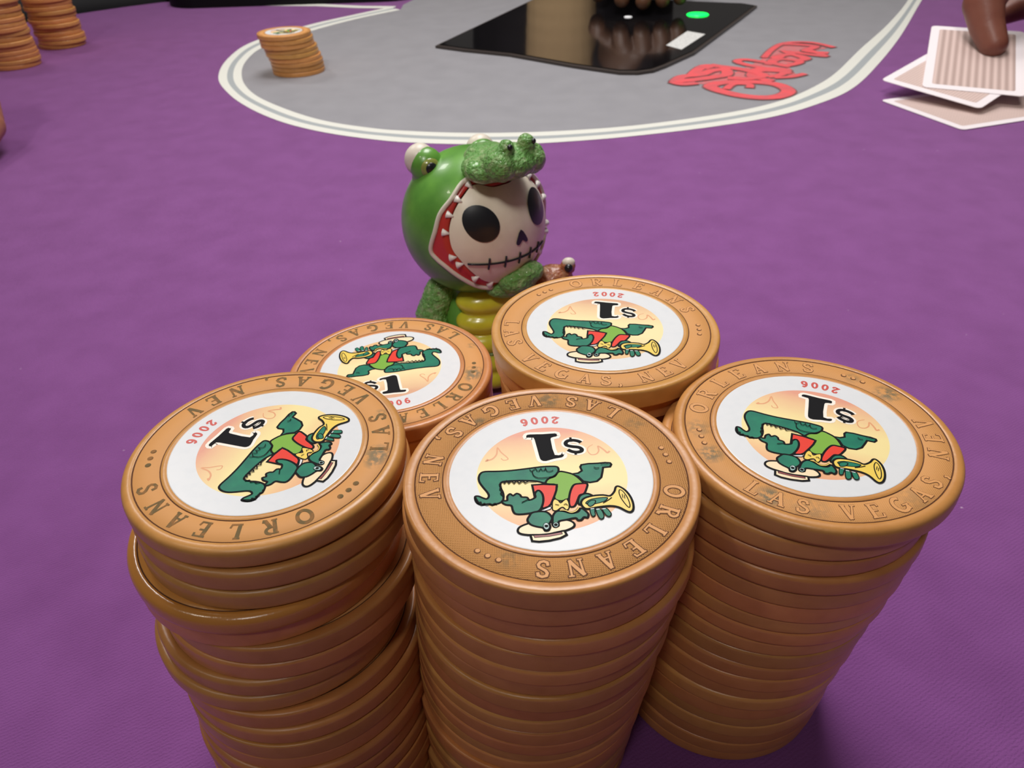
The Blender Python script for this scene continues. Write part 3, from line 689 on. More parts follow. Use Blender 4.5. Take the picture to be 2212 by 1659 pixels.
def stack(n, top, path, where, group, styles, jitter=0.45, seed=1, special=None, key=None, tilt=None):
    """n separate chips; path = [(z, x, y), ...] axis of the leaning pile; returns the top chip"""
    rnd = random.Random(seed); th = top / n; res = None
    for i in range(n):
        z0 = i * th; k = n - 1 - i      # k counts from the top
        x, y = interp(path, z0 + th)
        if 0 < k and special and k in special: dx, dy, st = special[k]
        else:
            a = rnd.uniform(0, 6.28); m = jitter * rnd.uniform(0.2, 1)
            dx, dy, st = (0, 0, key) if (k == 0 and key) else (m * math.cos(a), m * math.sin(a), rnd.choice(styles))
        if i == 0: lab = 'orange casino chip at the very bottom of the ' + where
        elif k == 0: lab = 'orange casino chip lying on top of the ' + where
        else: lab = 'orange casino chip, %s from the top of the %s' % (ORD[k], where)
        if k == 0 and key:
            c = empty('poker_chip', (x, y, z0)); b = inst('chip_body', BODY[key], c)
        else:
            c = inst('poker_chip', BODY[st], None, (x + dx, y + dy, z0))
            c.rotation_euler[2] = rnd.uniform(0, 6.28)
        c.scale[2] = th / TH * 0.9985
        if st == 'gloss': lab = 'glossier, rounder orange chip jutting out fourth from the top of the ' + where
        tag(c, lab, 'poker chip', group)
        res = c
    return res

FS = ['soft', 'soft', 'mid', 'mid', 'crisp']
tA = stack(20, 68.66, [(0, -35.6, 76.5), (22, -35.8, 77.5), (38, -36.2, 79), (45, -35.6, 80), (58, -35.4, 81), (68.7, -35.21, 81.98)],
           'front left stack', 'chips of the front left stack', FS, 0.5, 3,
           {1: (0.5, -0.3, 'soft'), 2: (0.4, -0.2, 'soft'), 3: (-1.5, -1.3, 'gloss'), 4: (-1.9, 0.0, 'crisp'), 5: (0.6, -0.2, 'mid'), 6: (0.3, -0.1, 'mid'), 7: (-1.3, -0.2, 'soft'), 8: (-2.1, 0.1, 'soft')}, 'A')
tC = stack(20, 69.54, [(0, 0.5, 80), (12, 0.9, 79), (22, 1.7, 78), (32, 2.4, 77), (43, 3.7, 76), (58, 4.7, 74.6), (69.5, 4.73, 73.55)],
           'front centre stack', 'chips of the front centre stack', FS, 0.55, 5, {1: (-0.5, 0.2, 'mid'), 2: (-0.2, 0.5, 'soft'), 3: (0.6, 0.1, 'soft')}, 'C')
tR = stack(20, 68.39, [(0, 39.3, 90), (10, 39.3, 89), (30, 39.7, 86.7), (47, 41.0, 84.6), (62, 41.8, 83), (68.4, 42.77, 82.03)],
           'front right stack', 'chips of the front right stack', FS, 0.4, 9, {1: (-0.9, 0.6, 'soft'), 2: (-0.7, 0.4, 'soft')}, 'R')
tBR = stack(20, 69.27, [(0, 18.5, 116.5), (40, 18.0, 115.5), (62, 17.6, 114), (69.3, 16.31, 110.77)],
            'back right stack', 'chips of the back right stack', FS, 0.35, 12, {1: (-0.3, -0.3, 'crisp'), 2: (0.2, 0.2, 'crisp')}, 'BR')
tBL = stack(17, 56.22, [(0, -24, 121.5), (56, -23.31, 119.18)], 'low back left stack', 'chips of the back left stack', FS, 0.35, 15, None, 'BL')
tA['label'] = 'worn orange one-dollar casino chip dated 2006 on top of the front left stack, grime-filled letters'
tC['label'] = 'orange one-dollar casino chip dated 2006 on top of the front centre stack'
tR['label'] = 'scuffed orange one-dollar casino chip dated 2006 on top of the front right stack'
tBR['label'] = 'clean orange one-dollar casino chip dated 2002 on top of the back right stack'
tBL['label'] = 'orange one-dollar casino chip with upright crocodile on top of the low back left stack'
lettering(tC, 'C', 'bold', -14.5, 82.2, 52.7, 138.8, (10.9, -121.0))
lettering(tA, 'A', 'filled', -59.3, 91.7, -2.4, 148.4, (-174.3, -35.4))
lettering(tR, 'R', 'thin', 157.8, 84.1, -136.2, 139.0, (49.5, -178.4))
lettering(tBR, 'BR', 'thin', 102.6, 85.3, 172.4, 138.2, (-7.4, 126.8))
lettering(tBL, 'BL', 'filled', -25.3, 75, 44.4, 135.7, (-2.1, -112))
label_parts(tC, 184.6, '2006', M_SUN); label_parts(tA, 249.6, '2006', M_SUN); label_parts(tR, 156.1, '2006', M_SUN)
label_parts(tBR, 169.5, '2002', M_SUN2); label_parts(tBL, 10.5, '2006', M_SUN2)
def tilt(c, ax, ay):
    c.rotation_euler[0] = math.radians(ax); c.rotation_euler[1] = math.radians(ay)

# the short stack inside the betting line and the tall ones at the upper left
tF = stack(9, 29.8, [(0, -156, 611), (12, -156, 610.5), (18, -158.2, 609.5), (29.8, -160.5, 606)], 'short stack on the grey felt', 'chips of the short stack on the grey felt', ['far'], 0.8, 21, None, 'far')
label_parts(tF, 235, '2006', M_SUN2)
stack(18, 60.3, [(0, -402, 664), (60, -404, 667)], 'near tall stack at the left edge', 'chips of the near tall stack at the left edge', ['far'], 1.5, 31)
stack(18, 60.3, [(0, -397, 741), (60, -402, 744)], 'far tall stack at the upper left', 'chips of the far tall stack at the upper left', ['far'], 1.5, 33)
stack(18, 60.3, [(0, -452, 700), (60, -452, 702)], 'outermost tall stack at the left edge', 'chips of the outermost tall stack on the left', ['far'], 1.2, 35)

# ------------------------------------------------------------------ shuffler plate, tray, cards
plate = tag(empty('shuffler_cover', (100, 735, 0)), 'glossy black table plate with a green light and a white sticker', 'plate')
M_GLOSS = mat('black_gloss', (16, 15, 17), rough=0.09, spec=0.75, coat=0.3)
M_FRAME = mat('dark_frame', (62, 54, 50), rough=0.4)
M_LED = mat('led_green', (20, 255, 120), rough=0.3, emit=((10, 255, 70), 1.6))
M_DOT = mat('led_white', (220, 220, 220), emit=((230, 230, 230), 0.3))
M_STICK = mat('sticker_white', (226, 226, 222), rough=0.6, mottle=((190, 190, 188), 900, 0.45, 0.55))
PL = [(-55, 677), (41, 903), (55, 912), (245, 826), (254, 812), (222, 752), (151, 622), (121, 583), (110, 571), (98, 566), (85, 568), (54, 592), (6, 637), (-31, 659)]
PLs = []
for i, p in enumerate(PL): PLs.append(p)
def loc_(pts, cx=100, cy=735): return [(x - cx, y - cy) for x, y in pts]
bm = bmesh.new(); slab(bm, list(reversed(loc_([tuple(p) for p in PL]))), 0.3, 2.2)
finish('plate_frame', bm, M_FRAME, plate, smooth=False)
cx, cy = 95, 735
bm = bmesh.new(); slab(bm, list(reversed(loc_([((x - cx) * 0.975 + cx, (y - cy) * 0.975 + cy) for x, y in PL]))), 1.0, 3.0)
finish('gloss_panel', bm, M_GLOSS, plate, smooth=False)
bm = bmesh.new(); lathe(bm, [(0, 4.0), (9.3, 4.0), (10.2, 3.4), (10.2, 2.6), (0, 2.6)], n=40)
tag(finish('indicator_light', bm, M_LED, plate, loc=(85.8, 35.2, 0)), 'round glowing green light')
bm = bmesh.new(); lathe(bm, [(0, 3.6), (3.6, 3.6), (3.9, 2.8), (0, 2.8)], n=24)
tag(finish('status_light', bm, M_DOT, plate, loc=(20.4, 35.1, 0)), 'tiny white dot')
bm = bmesh.new(); slab(bm, loc_([(133, 646), (142, 629), (173, 683), (161, 698)]), 2.9, 3.15)
tag(finish('sticker', bm, M_STICK, plate, smooth=False), 'white label sticker')

tray = tag(empty('chip_tray', (-240, 985, 0)), 'low black dealer chip tray against the far rail', 'tray')
TP = rrect(-135, -60, 150, 40, 36, 8)
bm = bmesh.new(); slab(bm, [(x, y - (8 if y < 0 else 0) * math.cos(x / 150 * 1.5)) for x, y in TP], 0, 9)
bmesh.ops.bevel(bm, geom=[e for e in bm.edges if all(v.co.z > 8.9 for v in e.verts)], offset=1.5, segments=2, affect='EDGES')
finish('tray_body', bm, M_RAIL, tray, smooth=False)
M_CLEAR = mat('tray_lid_grey', (92, 98, 96), rough=0.15, spec=0.6)
bm = bmesh.new(); slab(bm, rrect(-100, -36, 115, 26, 22, 8), 8, 12)
tag(finish('tray_lid', bm, M_CLEAR, tray, smooth=False), 'greyish shiny lid')

M_CARD = mat('card_white', (240, 232, 234), rough=0.5)
def card_back(name, stripes):
    m = mat(name, (206, 186, 178), rough=0.5)
    nt = m.node_tree; bs = nt.nodes['Principled BSDF']; tc = nt.nodes.new('ShaderNodeTexCoord')
    w = nt.nodes.new('ShaderNodeTexWave'); w.bands_direction = 'X'; w.inputs['Scale'].default_value = 75 if stripes else 170
    w2 = nt.nodes.new('ShaderNodeTexWave'); w2.bands_direction = 'Y'; w2.inputs['Scale'].default_value = 150
    for q in (w, w2): nt.links.new(tc.outputs['Object'], q.inputs['Vector'])
    ml = nt.nodes.new('ShaderNodeMath'); ml.operation = 'MULTIPLY_ADD'; ml.inputs[1].default_value = 0.3 if stripes else 1.0
    if stripes: nt.links.new(w2.outputs['Fac'], ml.inputs[0]); nt.links.new(w.outputs['Fac'], ml.inputs[2])
    else: nt.links.new(w.outputs['Fac'], ml.inputs[0]); nt.links.new(w2.outputs['Fac'], ml.inputs[2]); 
    mr = nt.nodes.new('ShaderNodeMapRange'); mr.inputs[1].default_value = 0.2; mr.inputs[2].default_value = 1.3
    nt.links.new(ml.outputs[0], mr.inputs[0])
    mx = nt.nodes.new('ShaderNodeMix'); mx.data_type = 'RGBA'
    mx.inputs['A'].default_value = lin((178, 154, 146)); mx.inputs['B'].default_value = lin((222, 198, 190))
    nt.links.new(mr.outputs[0], mx.inputs['Factor']); nt.links.new(mx.outputs['Result'], bs.inputs['Base Color'])
    return m
def card(O, u, v, L, Wd, label, stripes, curl=0.0):
    """playing card: u along the long side, v along the short side"""
    u = Vector(u).normalized(); v = Vector(v); v = (v - v.dot(u) * u).normalized(); n = v.cross(u)
    if n.z < 0: n = -n
    c = empty('playing_card', O)
    M = Matrix((u, v, n)).transposed().to_4x4()
    if M.determinant() < 0:
        M = Matrix((v, u, n)).transposed().to_4x4(); L, Wd = Wd, L
    c.matrix_world = Matrix.Translation(Vector(O) * MM) @ M
    bm = bmesh.new(); slab(bm, rrect(0, 0, L, Wd, 3.2, 6), 0, 0.32)
    finish('card_stock', bm, M_CARD, c, smooth=False)
    bm = bmesh.new(); fill(bm, rrect(5.2, 5.2, L - 5.2, Wd - 5.2, 1.5, 4), 0.36)
    tag(finish('card_back_print', bm, card_back('card_back', stripes), c, smooth=False), 'pinkish tan patterned back')
    tag(c, label, 'playing card', 'playing cards by the right hand player')
    return c
card((238, 483, 0.3), (0.954, 0.30, 0), (0.30, -0.954, 0), 88, 66, 'face-down playing card lying flat, lowest and nearest of three', False)
card((241, 495, 9.5), (0.78, 0.605, 0.13), (0.62, -0.778, -0.085), 88, 63, 'face-down playing card sandwiched in the middle, its left corner sticking out', False)
card((260, 479, 8.6), (0.4175, 0.88, 0.2257), (0.905, -0.4246, -0.02), 88, 56, 'face-down playing card on top, tilted up under a fingertip', True)
card((431, 826, 0.3), (0.05, 1, 0), (1, -0.1, 0), 88, 63, 'face-down card at the top edge of the photo, far from the other three', False)

# ------------------------------------------------------------------ people (hands reaching in)
M_SKIN = mat('brown_skin', (128, 80, 64), rough=0.42, spec=0.45, sss=0.08, mottle=((118, 68, 54), 60, 0.35, 0.7), bump=(700, 0.25, 0.0003))
M_SKIN2 = mat('light_brown_skin', (170, 112, 84), rough=0.45, sss=0.08, bump=(700, 0.2, 0.0003))
M_NAIL = mat('fingernail', (190, 140, 126), rough=0.25)
M_DARKCLOTH = mat('dark_cloth', (34, 28, 32), rough=0.9, bump=(900, 0.3, 0.0005))
M_TAN = mat('tan_shirt', (232, 196, 146), rough=0.85, bump=(900, 0.3, 0.0005))

def hand(name, fingers, palm, arm, skin, label, sleeve=None, sleeve_mat=None, voxel=1.1):
    root = tag(empty(name, fingers[0][0][:3]), label, 'person')
    bm = bmesh.new()
    for f in fingers: limb(bm, f, 6)
    for p in palm: limb(bm, p, 6)
    limb(bm, arm, 8)
    off = Vector(fingers[0][0][:3])
    for v in bm.verts: v.co -= off
    blend('hand', bm, skin, root, voxel, 5)
    if sleeve:
        bm = bmesh.new(); limb(bm, sleeve, 8)
        for v in bm.verts: v.co -= off
        blend('sleeve', bm, sleeve_mat or M_DARKCLOTH, root, 2.5, 6)
    return root
# right-hand player: index finger pressing on the top card, the others curled behind it
hand('person',
     [[(316, 511, 25.2, 8.4), (313, 520, 35, 10.2), (311, 528, 47, 12.2), (322, 534, 66, 14.0)],
      [(348, 478, 25, 7.6), (347, 486, 33, 9.2), (344, 500, 47, 11), (352, 512, 62, 12.0)],
      [(362, 462, 24, 7.4), (366, 478, 38, 9.0), (372, 494, 56, 11.0)],
      [(384, 460, 26, 7.0), (390, 474, 38, 8.4), (394, 486, 54, 10.5)],
      [(352, 566, 34, 8.0), (362, 566, 38, 9.4), (372, 558, 42, 11.5)]],
     [[(322, 534, 66, 13), (372, 545, 70, 19)], [(352, 512, 64, 13), (396, 530, 68, 19)], [(374, 494, 58, 13), (406, 520, 66, 18)], [(396, 488, 54, 12), (420, 515, 62, 18)], [(372, 558, 42, 13), (400, 550, 60, 20)]],
     [(395, 535, 68, 24), (450, 560, 72, 25), (560, 600, 80, 34)], M_SKIN,
     'brown hand of a player at right pressing an index finger on the cards', [(520, 585, 77, 40), (700, 650, 95, 55)])
# left-hand player: only the edge of curled fingers shows
hand('person',
     [[(-304, 455, 18, 7.5), (-309, 470, 34, 9), (-325, 480, 50, 10.5)],
      [(-288, 412, 10.5, 7.5), (-292, 436, 16, 8.6), (-306, 462, 34, 10)],
      [(-293, 392, 10.5, 7.5), (-303, 412, 22, 8.8), (-325, 430, 40, 10.5)],
      [(-315, 382, 10, 7), (-325, 400, 20, 8.2), (-343, 415, 36, 10)]],
     [[(-325, 480, 50, 12), (-375, 470, 52, 18)], [(-306, 462, 36, 12), (-371, 455, 46, 18)], [(-325, 430, 40, 12), (-375, 440, 44, 17)], [(-343, 415, 36, 11), (-383, 430, 42, 16)]],
     [(-378, 455, 50, 22), (-433, 455, 55, 25), (-543, 440, 70, 33)], M_SKIN2,
     'edge of a brown curled hand at the left border of the photo', [(-500, 445, 66, 38), (-680, 420, 90, 50)])
# dealer: fingertips over the black plate, tan shirt mirrored in it
dl = hand('person',
     [[(116, 786, 16, 7.5), (120, 804, 26, 9), (128, 829, 36, 10.5)],
      [(135, 778, 15, 7.5), (140, 800, 24, 9), (146, 826, 36, 10.5)],
      [(154, 782, 15, 7.2), (160, 802, 24, 8.8), (164, 828, 36, 10.5)],
      [(172, 790, 15, 6.6), (178, 810, 24, 8), (181, 832, 34, 9.5)],
      [(98, 824, 16, 8), (100, 840, 24, 9.5), (114, 862, 34, 11)]],
     [[(128, 829, 36, 12), (134, 884, 44, 17)], [(146, 826, 36, 12), (146, 884, 44, 17)], [(164, 828, 36, 12), (158, 884, 44, 17)], [(181, 832, 34, 11), (166, 884, 44, 16)], [(114, 862, 34, 12), (134, 889, 44, 16)]],
     [(148, 886, 46, 20), (146, 934, 62, 23), (144, 1000, 92, 32)], mat('dealer_skin', (96, 62, 40), rough=0.5),
     'dealer at the far side in tan shirt, fingertips on the black plate', [(150, 985, 88, 38), (175, 1130, 190, 48), (215, 1230, 330, 62)], M_DARKCLOTH)
bm = bmesh.new()
off = Vector((122, 752, 14))
limb(bm, [(120, 1250, -60, 150), (120, 1260, 120, 160), (120, 1265, 280, 165), (120, 1270, 380, 90), (120, 1268, 450, 58)], 6)
limb(bm, [(-40, 1265, 350, 75), (-80, 1240, 240, 58), (-110, 1150, 130, 46)], 6)
for v in bm.verts: v.co -= off
blend('jacket', bm, M_DARKCLOTH, dl, 6, 6)
bm = bmesh.new()
limb(bm, [(92, 1112, -40, 46), (92, 1116, 120, 52), (104, 1120, 300, 50)], 8)
for v in bm.verts: v.co -= off
blend('shirt', bm, M_TAN, dl, 4, 6)
bm = bmesh.new()
limb(bm, [(120, 1262, 440, 52), (120, 1255, 500, 52)], 3)
ball(bm, (120, 1245, 580, ), (72, 90, 108))
ball(bm, (120, 1152, 572), (13, 18, 20)); ball(bm, (47, 1248, 572), (10, 18, 28)); ball(bm, (193, 1248, 572), (10, 18, 28))
for v in bm.verts: v.co -= off
blend('head', bm, M_SKIN2, dl, 4, 4)
bm = bmesh.new(); ball(bm, (120, 1262, 612), (78, 90, 92))
for v in bm.verts: v.co -= off
finish('hair', bm, M_DARKCLOTH, dl)

# ------------------------------------------------------------------ figurine
M_CROC = mat('glazed_green', (104, 162, 64), rough=0.32, spec=0.5, coat=0.15, mottle=((78, 134, 52), 120, 0.35, 0.7))
M_CROCD = mat('scaly_green', (108, 166, 80), rough=0.3, spec=0.5, coat=0.3, mottle=((176, 196, 140), 500, 0.48, 0.75), bump=(1100, 1.0, 0.0012))
M_BONE = mat('bone', (240, 230, 208), rough=0.4, mottle=((222, 208, 184), 120, 0.4, 0.75))
M_SOCKET = mat('socket_black', (28, 29, 34), rough=0.3, coat=0.2)
M_LIP = mat('lip_red', (196, 58, 52), rough=0.3, coat=0.2)
M_LIPW = mat('jaw_cream', (222, 212, 196), rough=0.4)
M_TOOTH = mat('tooth', (244, 238, 230), rough=0.25)
M_BELLY = mat('belly_yellow', (214, 208, 54), rough=0.25, spec=0.5, coat=0.3, mottle=((188, 184, 46), 120, 0.4, 0.7))
M_IRIS = mat('iris_olive', (138, 146, 70), rough=0.2, coat=0.3)
M_BROWN = mat('buddy_brown', (158, 92, 60), rough=0.35, coat=0.3, mottle=((190, 140, 100), 500, 0.5, 0.7), bump=(900, 0.6, 0.0008))
FIG = Vector((-9.1, 200, 0))
fig = tag(empty('figurine', FIG), 'glazed figurine of a skeleton face in a green crocodile costume with yellow belly', 'figurine')
yaw = math.radians(36)
RM = Matrix.Rotation(yaw, 3, 'Z')
HC = Vector((0, 0, 51.2)); HR = 20.6
def hd(x, f, z, r=1.0):
    """head frame: x right, f forward, z up, in head radii"""
    return HC + RM @ Vector((x, -f, z)) * HR * r
def dirp(x, z, rad=1.0):
    f = math.sqrt(max(0.0, 1 - x * x - z * z)); return hd(x * rad, f * rad, z * rad)
# opening of the hood, seen from the front (x, z) in head radii
HB = [(0, .60, .80), (.17, .58, .79), (.40, .459, .794), (.64, .47, .61), (.79, .425, .443), (.881, .415, .228), (.934, .356, -.033), (.892, .426, -.152), (.82, .514, -.247), (.649, .623, -.437), (.383, .674, -.632), (0, .70, -.71)]
HF = [(0, .68, .73), (.16, .66, .735), (.345, .53, .775), (.53, .53, .66), (.68, .53, .50), (.79, .545, .29), (.81, .58, .09), (.79, .62, -.03), (.72, .67, -.15), (.60, .72, -.33), (.36, .745, -.56), (0, .76, -.65)]
def both(Hh): return [Vector(p).normalized() for p in spline(Hh + [(-x, f, z) for x, f, z in Hh[-2:0:-1]], True, 5)]
Bs, Fs = both(HB), both(HF)
def shell(name, dirs, pole, rad_fn, m, steps=18, parent=fig):
    bm = bmesh.new(); rows = []
    for k in range(steps):
        t = k / steps; row = []
        for d in dirs:
            q = d.slerp(pole, t) if d.dot(pole) > -0.999 else d
            row.append(bm.verts.new(rad_fn(q, t)))
        rows.append(row)
    pv = bm.verts.new(rad_fn(pole, 1))
    n = len(dirs)
    for a, b in zip(rows, rows[1:]):
        for i in range(n):
            j = (i + 1) % n; bm.faces.new((a[i], a[j], b[j], b[i]))
    for i in range(n): bm.faces.new((rows[-1][i], rows[-1][(i + 1) % n], pv))
    bmesh.ops.recalc_face_normals(bm, faces=bm.faces)
    return finish(name, bm, m, parent)
hood = shell('hood', Bs, Vector((0, -1, 0.05)).normalized(), lambda q, t: hd(q.x, q.y, q.z), M_CROC, 26)
hood['label'] = 'green crocodile hood'
face_r = 0.955
def face_pt(q, t): return hd(q.x * face_r, q.y * face_r * 1.03 + 0.02, q.z * face_r)
face = shell('skull_face', Fs, Vector((0, 1, 0.05)).normalized(), face_pt, M_BONE, 16)
face['label'] = 'off-white skull face with black eye sockets and stitched mouth'
def ring_tube(name, pts, r, m, parent, closed=True, seg=10, r_fn=None):
    bm = bmesh.new(); n = len(pts); rows = []
    for i, p in enumerate(pts):
        a = pts[(i - 1) % n] if closed or i else p; b = pts[(i + 1) % n] if closed or i < n - 1 else p
        t = (b - a).normalized(); nrm = (p - HC).normalized(); bi = t.cross(nrm).normalized(); nr = bi.cross(t)
        rr = r_fn(i / (n - 1)) if r_fn else r
        rows.append([bm.verts.new(p + (bi * math.cos(2 * math.pi * k / seg) + nr * math.sin(2 * math.pi * k / seg)) * rr) for k in range(seg)])
    for i in (range(n) if closed else range(n - 1)):
        a, b = rows[i], rows[(i + 1) % n]
        for k in range(seg): bm.faces.new((a[k], a[(k + 1) % seg], b[(k + 1) % seg], b[k]))
    if not closed:
        bm.faces.new(rows[0]); bm.faces.new(list(reversed(rows[-1])))
    bmesh.ops.recalc_face_normals(bm, faces=bm.faces)
    return finish(name, bm, m, parent)
# red gum band between hood edge and face
bm = bmesh.new(); rws = []
for s, dep in ((0.0, 1.0), (0.3, 0.985), (0.6, 0.975), (1.0, 0.98), (1.12, 0.94)):
    rws.append([bm.verts.new(hd(*((d.lerp(g, s)).normalized() * dep))) for d, g in zip(Bs, Fs)])
for a, b in zip(rws, rws[1:]):
    for i in range(len(a)):
        j = (i + 1) % len(a); bm.faces.new((a[i], a[j], b[j], b[i]))
bmesh.ops.recalc_face_normals(bm, faces=bm.faces)
finish('red_gum', bm, M_LIP, fig)['label'] = 'red mouth lining'
ring_tube('jaw_edge', [hd(*(d * 1.003)) for d in Bs], 0.62, M_LIPW, fig)['label'] = 'cream jaw edge'
# sockets, nose, stitched mouth
def patch(name, outline, m, parent, rad, dep=0.0, steps=6):
    """dished patch lying on the face: outline (x, z) in radii"""
    cxy = Vector((sum(p[0] for p in outline) / len(outline), sum(p[1] for p in outline) / len(outline)))
    bm = bmesh.new(); rows = []
    for k in range(steps):
        t = k / steps; row = []
        for p in outline:
            q = Vector(p).lerp(cxy, t); x, z = q
            f = math.sqrt(max(0.01, 1 - x * x - z * z)); rr = rad - dep * math.sin(t * math.pi / 2)
            row.append(bm.verts.new(hd(x * rr, f * rr * 1.03 + 0.02, z * rr)))
        rows.append(row)
    x, z = cxy; f = math.sqrt(1 - x * x - z * z); rr = rad - dep
    pv = bm.verts.new(hd(x * rr, f * rr * 1.03 + 0.02, z * rr)); n = len(outline)
    for a, b in zip(rows, rows[1:]):
        for i in range(n): bm.faces.new((a[i], a[(i + 1) % n], b[(i + 1) % n], b[i]))
    for i in range(n): bm.faces.new((rows[-1][i], rows[-1][(i + 1) % n], pv))
    bmesh.ops.recalc_face_normals(bm, faces=bm.faces)
    return finish(name, bm, m, parent)
for s in (-1, 1):
    out = [(s * 0.45 + 0.205 * math.cos(a), 0.345 + 0.225 * math.sin(a)) for a in [i * math.pi / 16 for i in range(32)]]
    patch('eye_socket', out, M_SOCKET, face, face_r + 0.012, 0.0)
patch('nose_hole', [tuple(p) for p in spline([(0.045, 0.19), (0.15, 0.03), (0.12, -0.005), (0.06, 0.04), (0.0, -0.015), (-0.05, 0.03)], True, 3)], M_SOCKET, face, face_r + 0.012)
def on_face(x, z, lift=0.012):
    f = math.sqrt(max(0.01, 1 - x * x - z * z)); rr = face_r + lift
    return hd(x * rr, f * rr * 1.03 + 0.02, z * rr)
ring_tube('mouth_line', [on_face(x, -0.215 + 0.03 * (x * 1.4) ** 2) for x in [-0.66 + 1.22 * i / 24 for i in range(25)]], 0.3, M_SOCKET, face, closed=False, seg=6)
for x in (-0.42, -0.2, 0.02, 0.22, 0.4):
    zc = -0.215 + 0.03 * (x * 1.4) ** 2
    ring_tube('stitch', [on_face(x, zc - 0.085 + 0.17 * i / 4) for i in range(5)], 0.3, M_SOCKET, face, closed=False, seg=6)
# teeth round the jaw
def cone(p, d, h, r, parent=fig):
    bm = bmesh.new(); M = d.to_track_quat('Z', 'Y').to_matrix().to_4x4()
    bmesh.ops.create_cone(bm, cap_ends=True, segments=12, radius1=r, radius2=r * 0.18, depth=h, matrix=Matrix.Translation(p + d * h * 0.4) @ M)
    return finish('tooth', bm, M_TOOTH, parent)
nB = len(Bs)
for fr in (0.10, 0.145, 0.19, 0.235, 0.33, 0.37, 0.42, 0.46, 0.54, 0.58, 0.63, 0.67, 0.765, 0.81, 0.855, 0.90):
    i = int(fr * nB) % nB; p = hd(*(Bs[i].lerp(Fs[i], 0.72).normalized() * 0.985)); q = hd(*(Fs[i].lerp(Vector((0, 1, 0)), 0.35).normalized() * 1.0))
    cone(p, (q - p).normalized(), 1.9, 1.05)
# snout lying on the forehead, lower jaw under the chin
bm = bmesh.new()
R3 = RM
ball(bm, hd(0, .58, .94), (10.0, 8.0, 3.8), R3); ball(bm, hd(0, .84, 1.04), (8.2, 7.0, 4.2), R3); ball(bm, hd(-.28, .66, .95), (4.6, 6.0, 3.2), R3); ball(bm, hd(.28, .66, .95), (4.6, 6.0, 3.2), R3)
ball(bm, hd(.26, .93, 1.05), (3.8, 4.4, 4.0), R3); ball(bm, hd(-.22, .95, 1.06), (3.8, 4.4, 4.0), R3)
ball(bm, hd(.16, .98, 1.27), 2.3); ball(bm, hd(-.14, .98, 1.27), 2.1); ball(bm, hd(0, .45, 1.0), (6.5, 8, 3.2), R3)
sn = blend('upper_jaw', bm, M_CROCD, fig, 0.5, 5, (700, 0.16)); sn['label'] = 'scaly green snout above the face'
for s in (-.15, .2):
    bm = bmesh.new(); ball(bm, hd(s, 1.07, 1.30), 0.7); finish('nostril', bm, M_SOCKET, sn)
bm = bmesh.new(); ball(bm, hd(.10, .84, -.60), (6.2, 4.6, 3.8), R3); ball(bm, hd(.22, .94, -.50), (4.4, 3.4, 3.0), R3); ball(bm, hd(.05, .66, -.74), (7.0, 4.6, 3.4), R3)
lj = blend('lower_jaw', bm, M_CROCD, fig, 0.5, 4, (700, 0.16)); lj['label'] = 'scaly green lower jaw under the chin'
# crocodile eyes on top of the hood
for s in (-1, 1):
    ex, ef, ez = (-.50, -.30, .80) if s < 0 else (.50, -.46, .66)
    c = hd(ex, ef, ez)
    bm = bmesh.new(); ball(bm, c, (4.7, 4.6, 5.0), R3); ball(bm, hd(ex * .9, ef, ez - .18), (5.2, 5.6, 4.2), R3)
    e = blend('eye_bump', bm, M_CROC, fig, 0.5, 3)
    bm = bmesh.new(); ball(bm, hd(ex * 1.07, ef - .10, ez + .06), (4.3, 4.0, 4.4), R3); finish('eye_back', bm, M_LIPW, e)['label'] = 'cream back of the eye'
    d = (hd(s * .62 - 0.05 * s + .0, .6, .78) - c).normalized()
    view = (Vector((0.0, -0.9, 0.4)) * 0.35 + d * 0.65).normalized()
    bm = bmesh.new(); M = view.to_track_quat('Z', 'Y').to_matrix()
    ball(bm, c + view * 3.2, (2.8, 2.8, 1.9), M); finish('iris', bm, M_IRIS, e)
    bm = bmesh.new(); ball(bm, c + view * 4.4, (1.7, 1.7, 1.0), M); finish('pupil', bm, M_SOCKET, e)
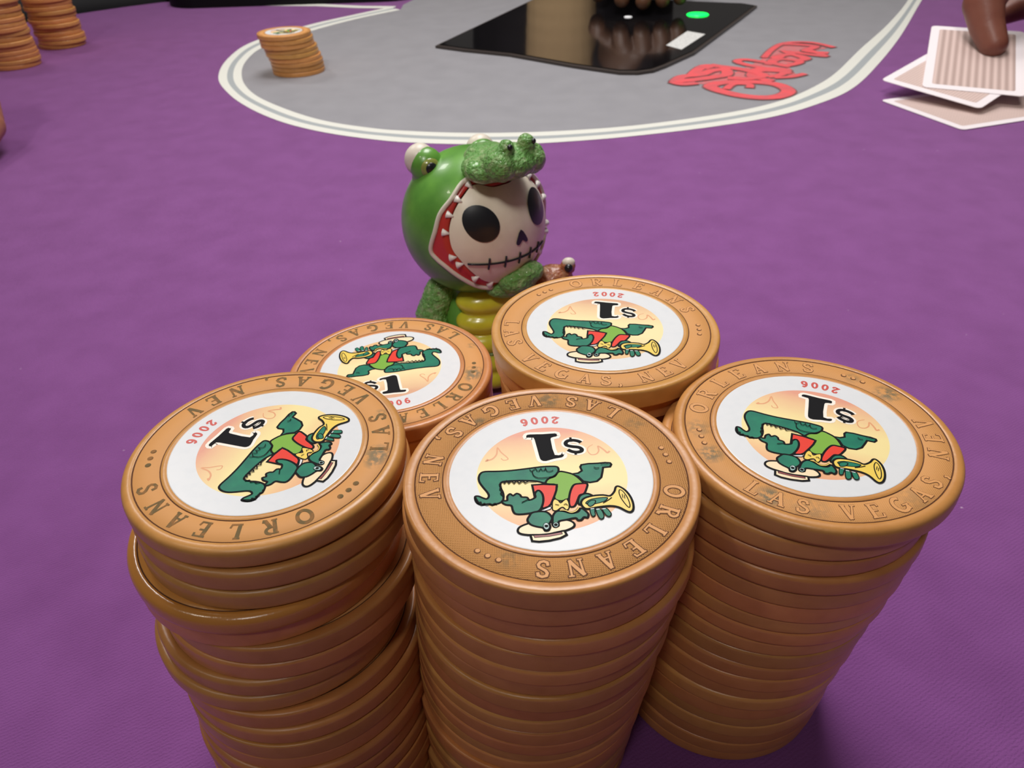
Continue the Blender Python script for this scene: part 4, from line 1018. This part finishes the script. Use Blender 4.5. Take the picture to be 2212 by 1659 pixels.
# body
BM = Matrix.Rotation(math.radians(22), 3, 'Z')
def bp_(x, f, z): return BM @ Vector((x, -f, 0)) + Vector((0, 0, z))
bm = bmesh.new()
ball(bm, bp_(0, -1, 20), (13, 11.5, 15), BM); ball(bm, bp_(0, -1, 10), (14.5, 12.5, 10), BM); ball(bm, bp_(0, -1, 32), (10, 9, 8), BM)
limb(bm, [(*bp_(0, -10, 8), 6.5), (*bp_(4, -20, 6), 4.5), (*bp_(12, -27, 5), 3.0), (*bp_(20, -30, 5.5), 1.6)], 5)
for s in (-1, 1): limb(bm, [(*bp_(s * 9, 3, 7), 6.5), (*bp_(s * 10, 10, 4.4), 4.6), (*bp_(s * 10, 13, 3.6), 3.9)], 4)
tag(blend('torso', bm, M_CROC, fig, 0.7, 4), 'green costume body with tail and feet')
bm = bmesh.new()
for z, rx, rz in ((30.0, 10.2, 4.6), (24.0, 10.8, 4.4), (17.5, 11.0, 4.4), (11.0, 11.4, 4.4), (5.5, 11.0, 4.6)):
    ball(bm, bp_(0.5, 7.4 + (30 - z) * 0.12, z), (rx, 7.0, rz), BM)
tag(blend('belly', bm, M_BELLY, fig, 0.5, 2), 'yellow ribbed belly')
for s in (-1, 1):
    bm = bmesh.new()
    limb(bm, [(*bp_(s * 11.5, -1, 31), 4.6), (*bp_(s * 15.5, 0, 24), 4.7), (*bp_(s * 15, 5, 17), 4.2), (*bp_(s * 8, 11.5, 15), 3.4)], 5)
    hx, hf, hz = (s * 5.2, 13.5, 15)
    for k in (-1, 0, 1): limb(bm, [(*bp_(hx, hf - 1.5, hz + k * 1.2), 1.8), (*bp_(hx - s * 3.6, hf + .3, hz + k * 2.0), 1.25)], 3)
    tag(blend('arm', bm, M_CROCD, fig, 0.5, 3, (900, 0.3)))
for s in (-1, 1):
    for k in (-1, 0, 1):
        bm = bmesh.new(); ball(bm, bp_(s * 10 + k * 2.6, 17, 1.9), (1.5, 2.4, 1.7), BM); finish('toe', bm, M_BELLY, fig)
# small brown animal held at the figurine's shoulder
bm = bmesh.new()
bc = Vector((21.8, -6, 33.4))
ball(bm, bc, (6.6, 5.4, 5.6)); ball(bm, bc + Vector((-.5, -3.5, -1.5)), (5.8, 3.6, 3.4)); ball(bm, bc + Vector((-4.6, -1.2, 4.6)), 2.2); ball(bm, bc + Vector((4.4, 0, 5.2)), 2.3)
ball(bm, bc + Vector((-1, 1, -9)), (5.6, 4.8, 7.5)); limb(bm, [(*(bc + Vector((-4, 0, -8))), 2.4), (*bp_(11, 7, 17), 2.4)], 4)
bu = blend('toy_animal', bm, M_BROWN, fig, 0.5, 3, (900, 0.3)); bu['label'] = 'small brown toy animal with bulging eyes'
for dx, dy, dz_ in ((-4.6, -2.9, 4.9), (4.5, -1.8, 5.6)):
    bm = bmesh.new(); ball(bm, bc + Vector((dx, dy, dz_)), 1.25); finish('eye', bm, M_SOCKET, bu)
bm = bmesh.new(); ball(bm, bc + Vector((4.6, -.2, 6.6)), (1.9, 1.6, 1.4)); finish('eyelid', bm, M_LIPW, bu)
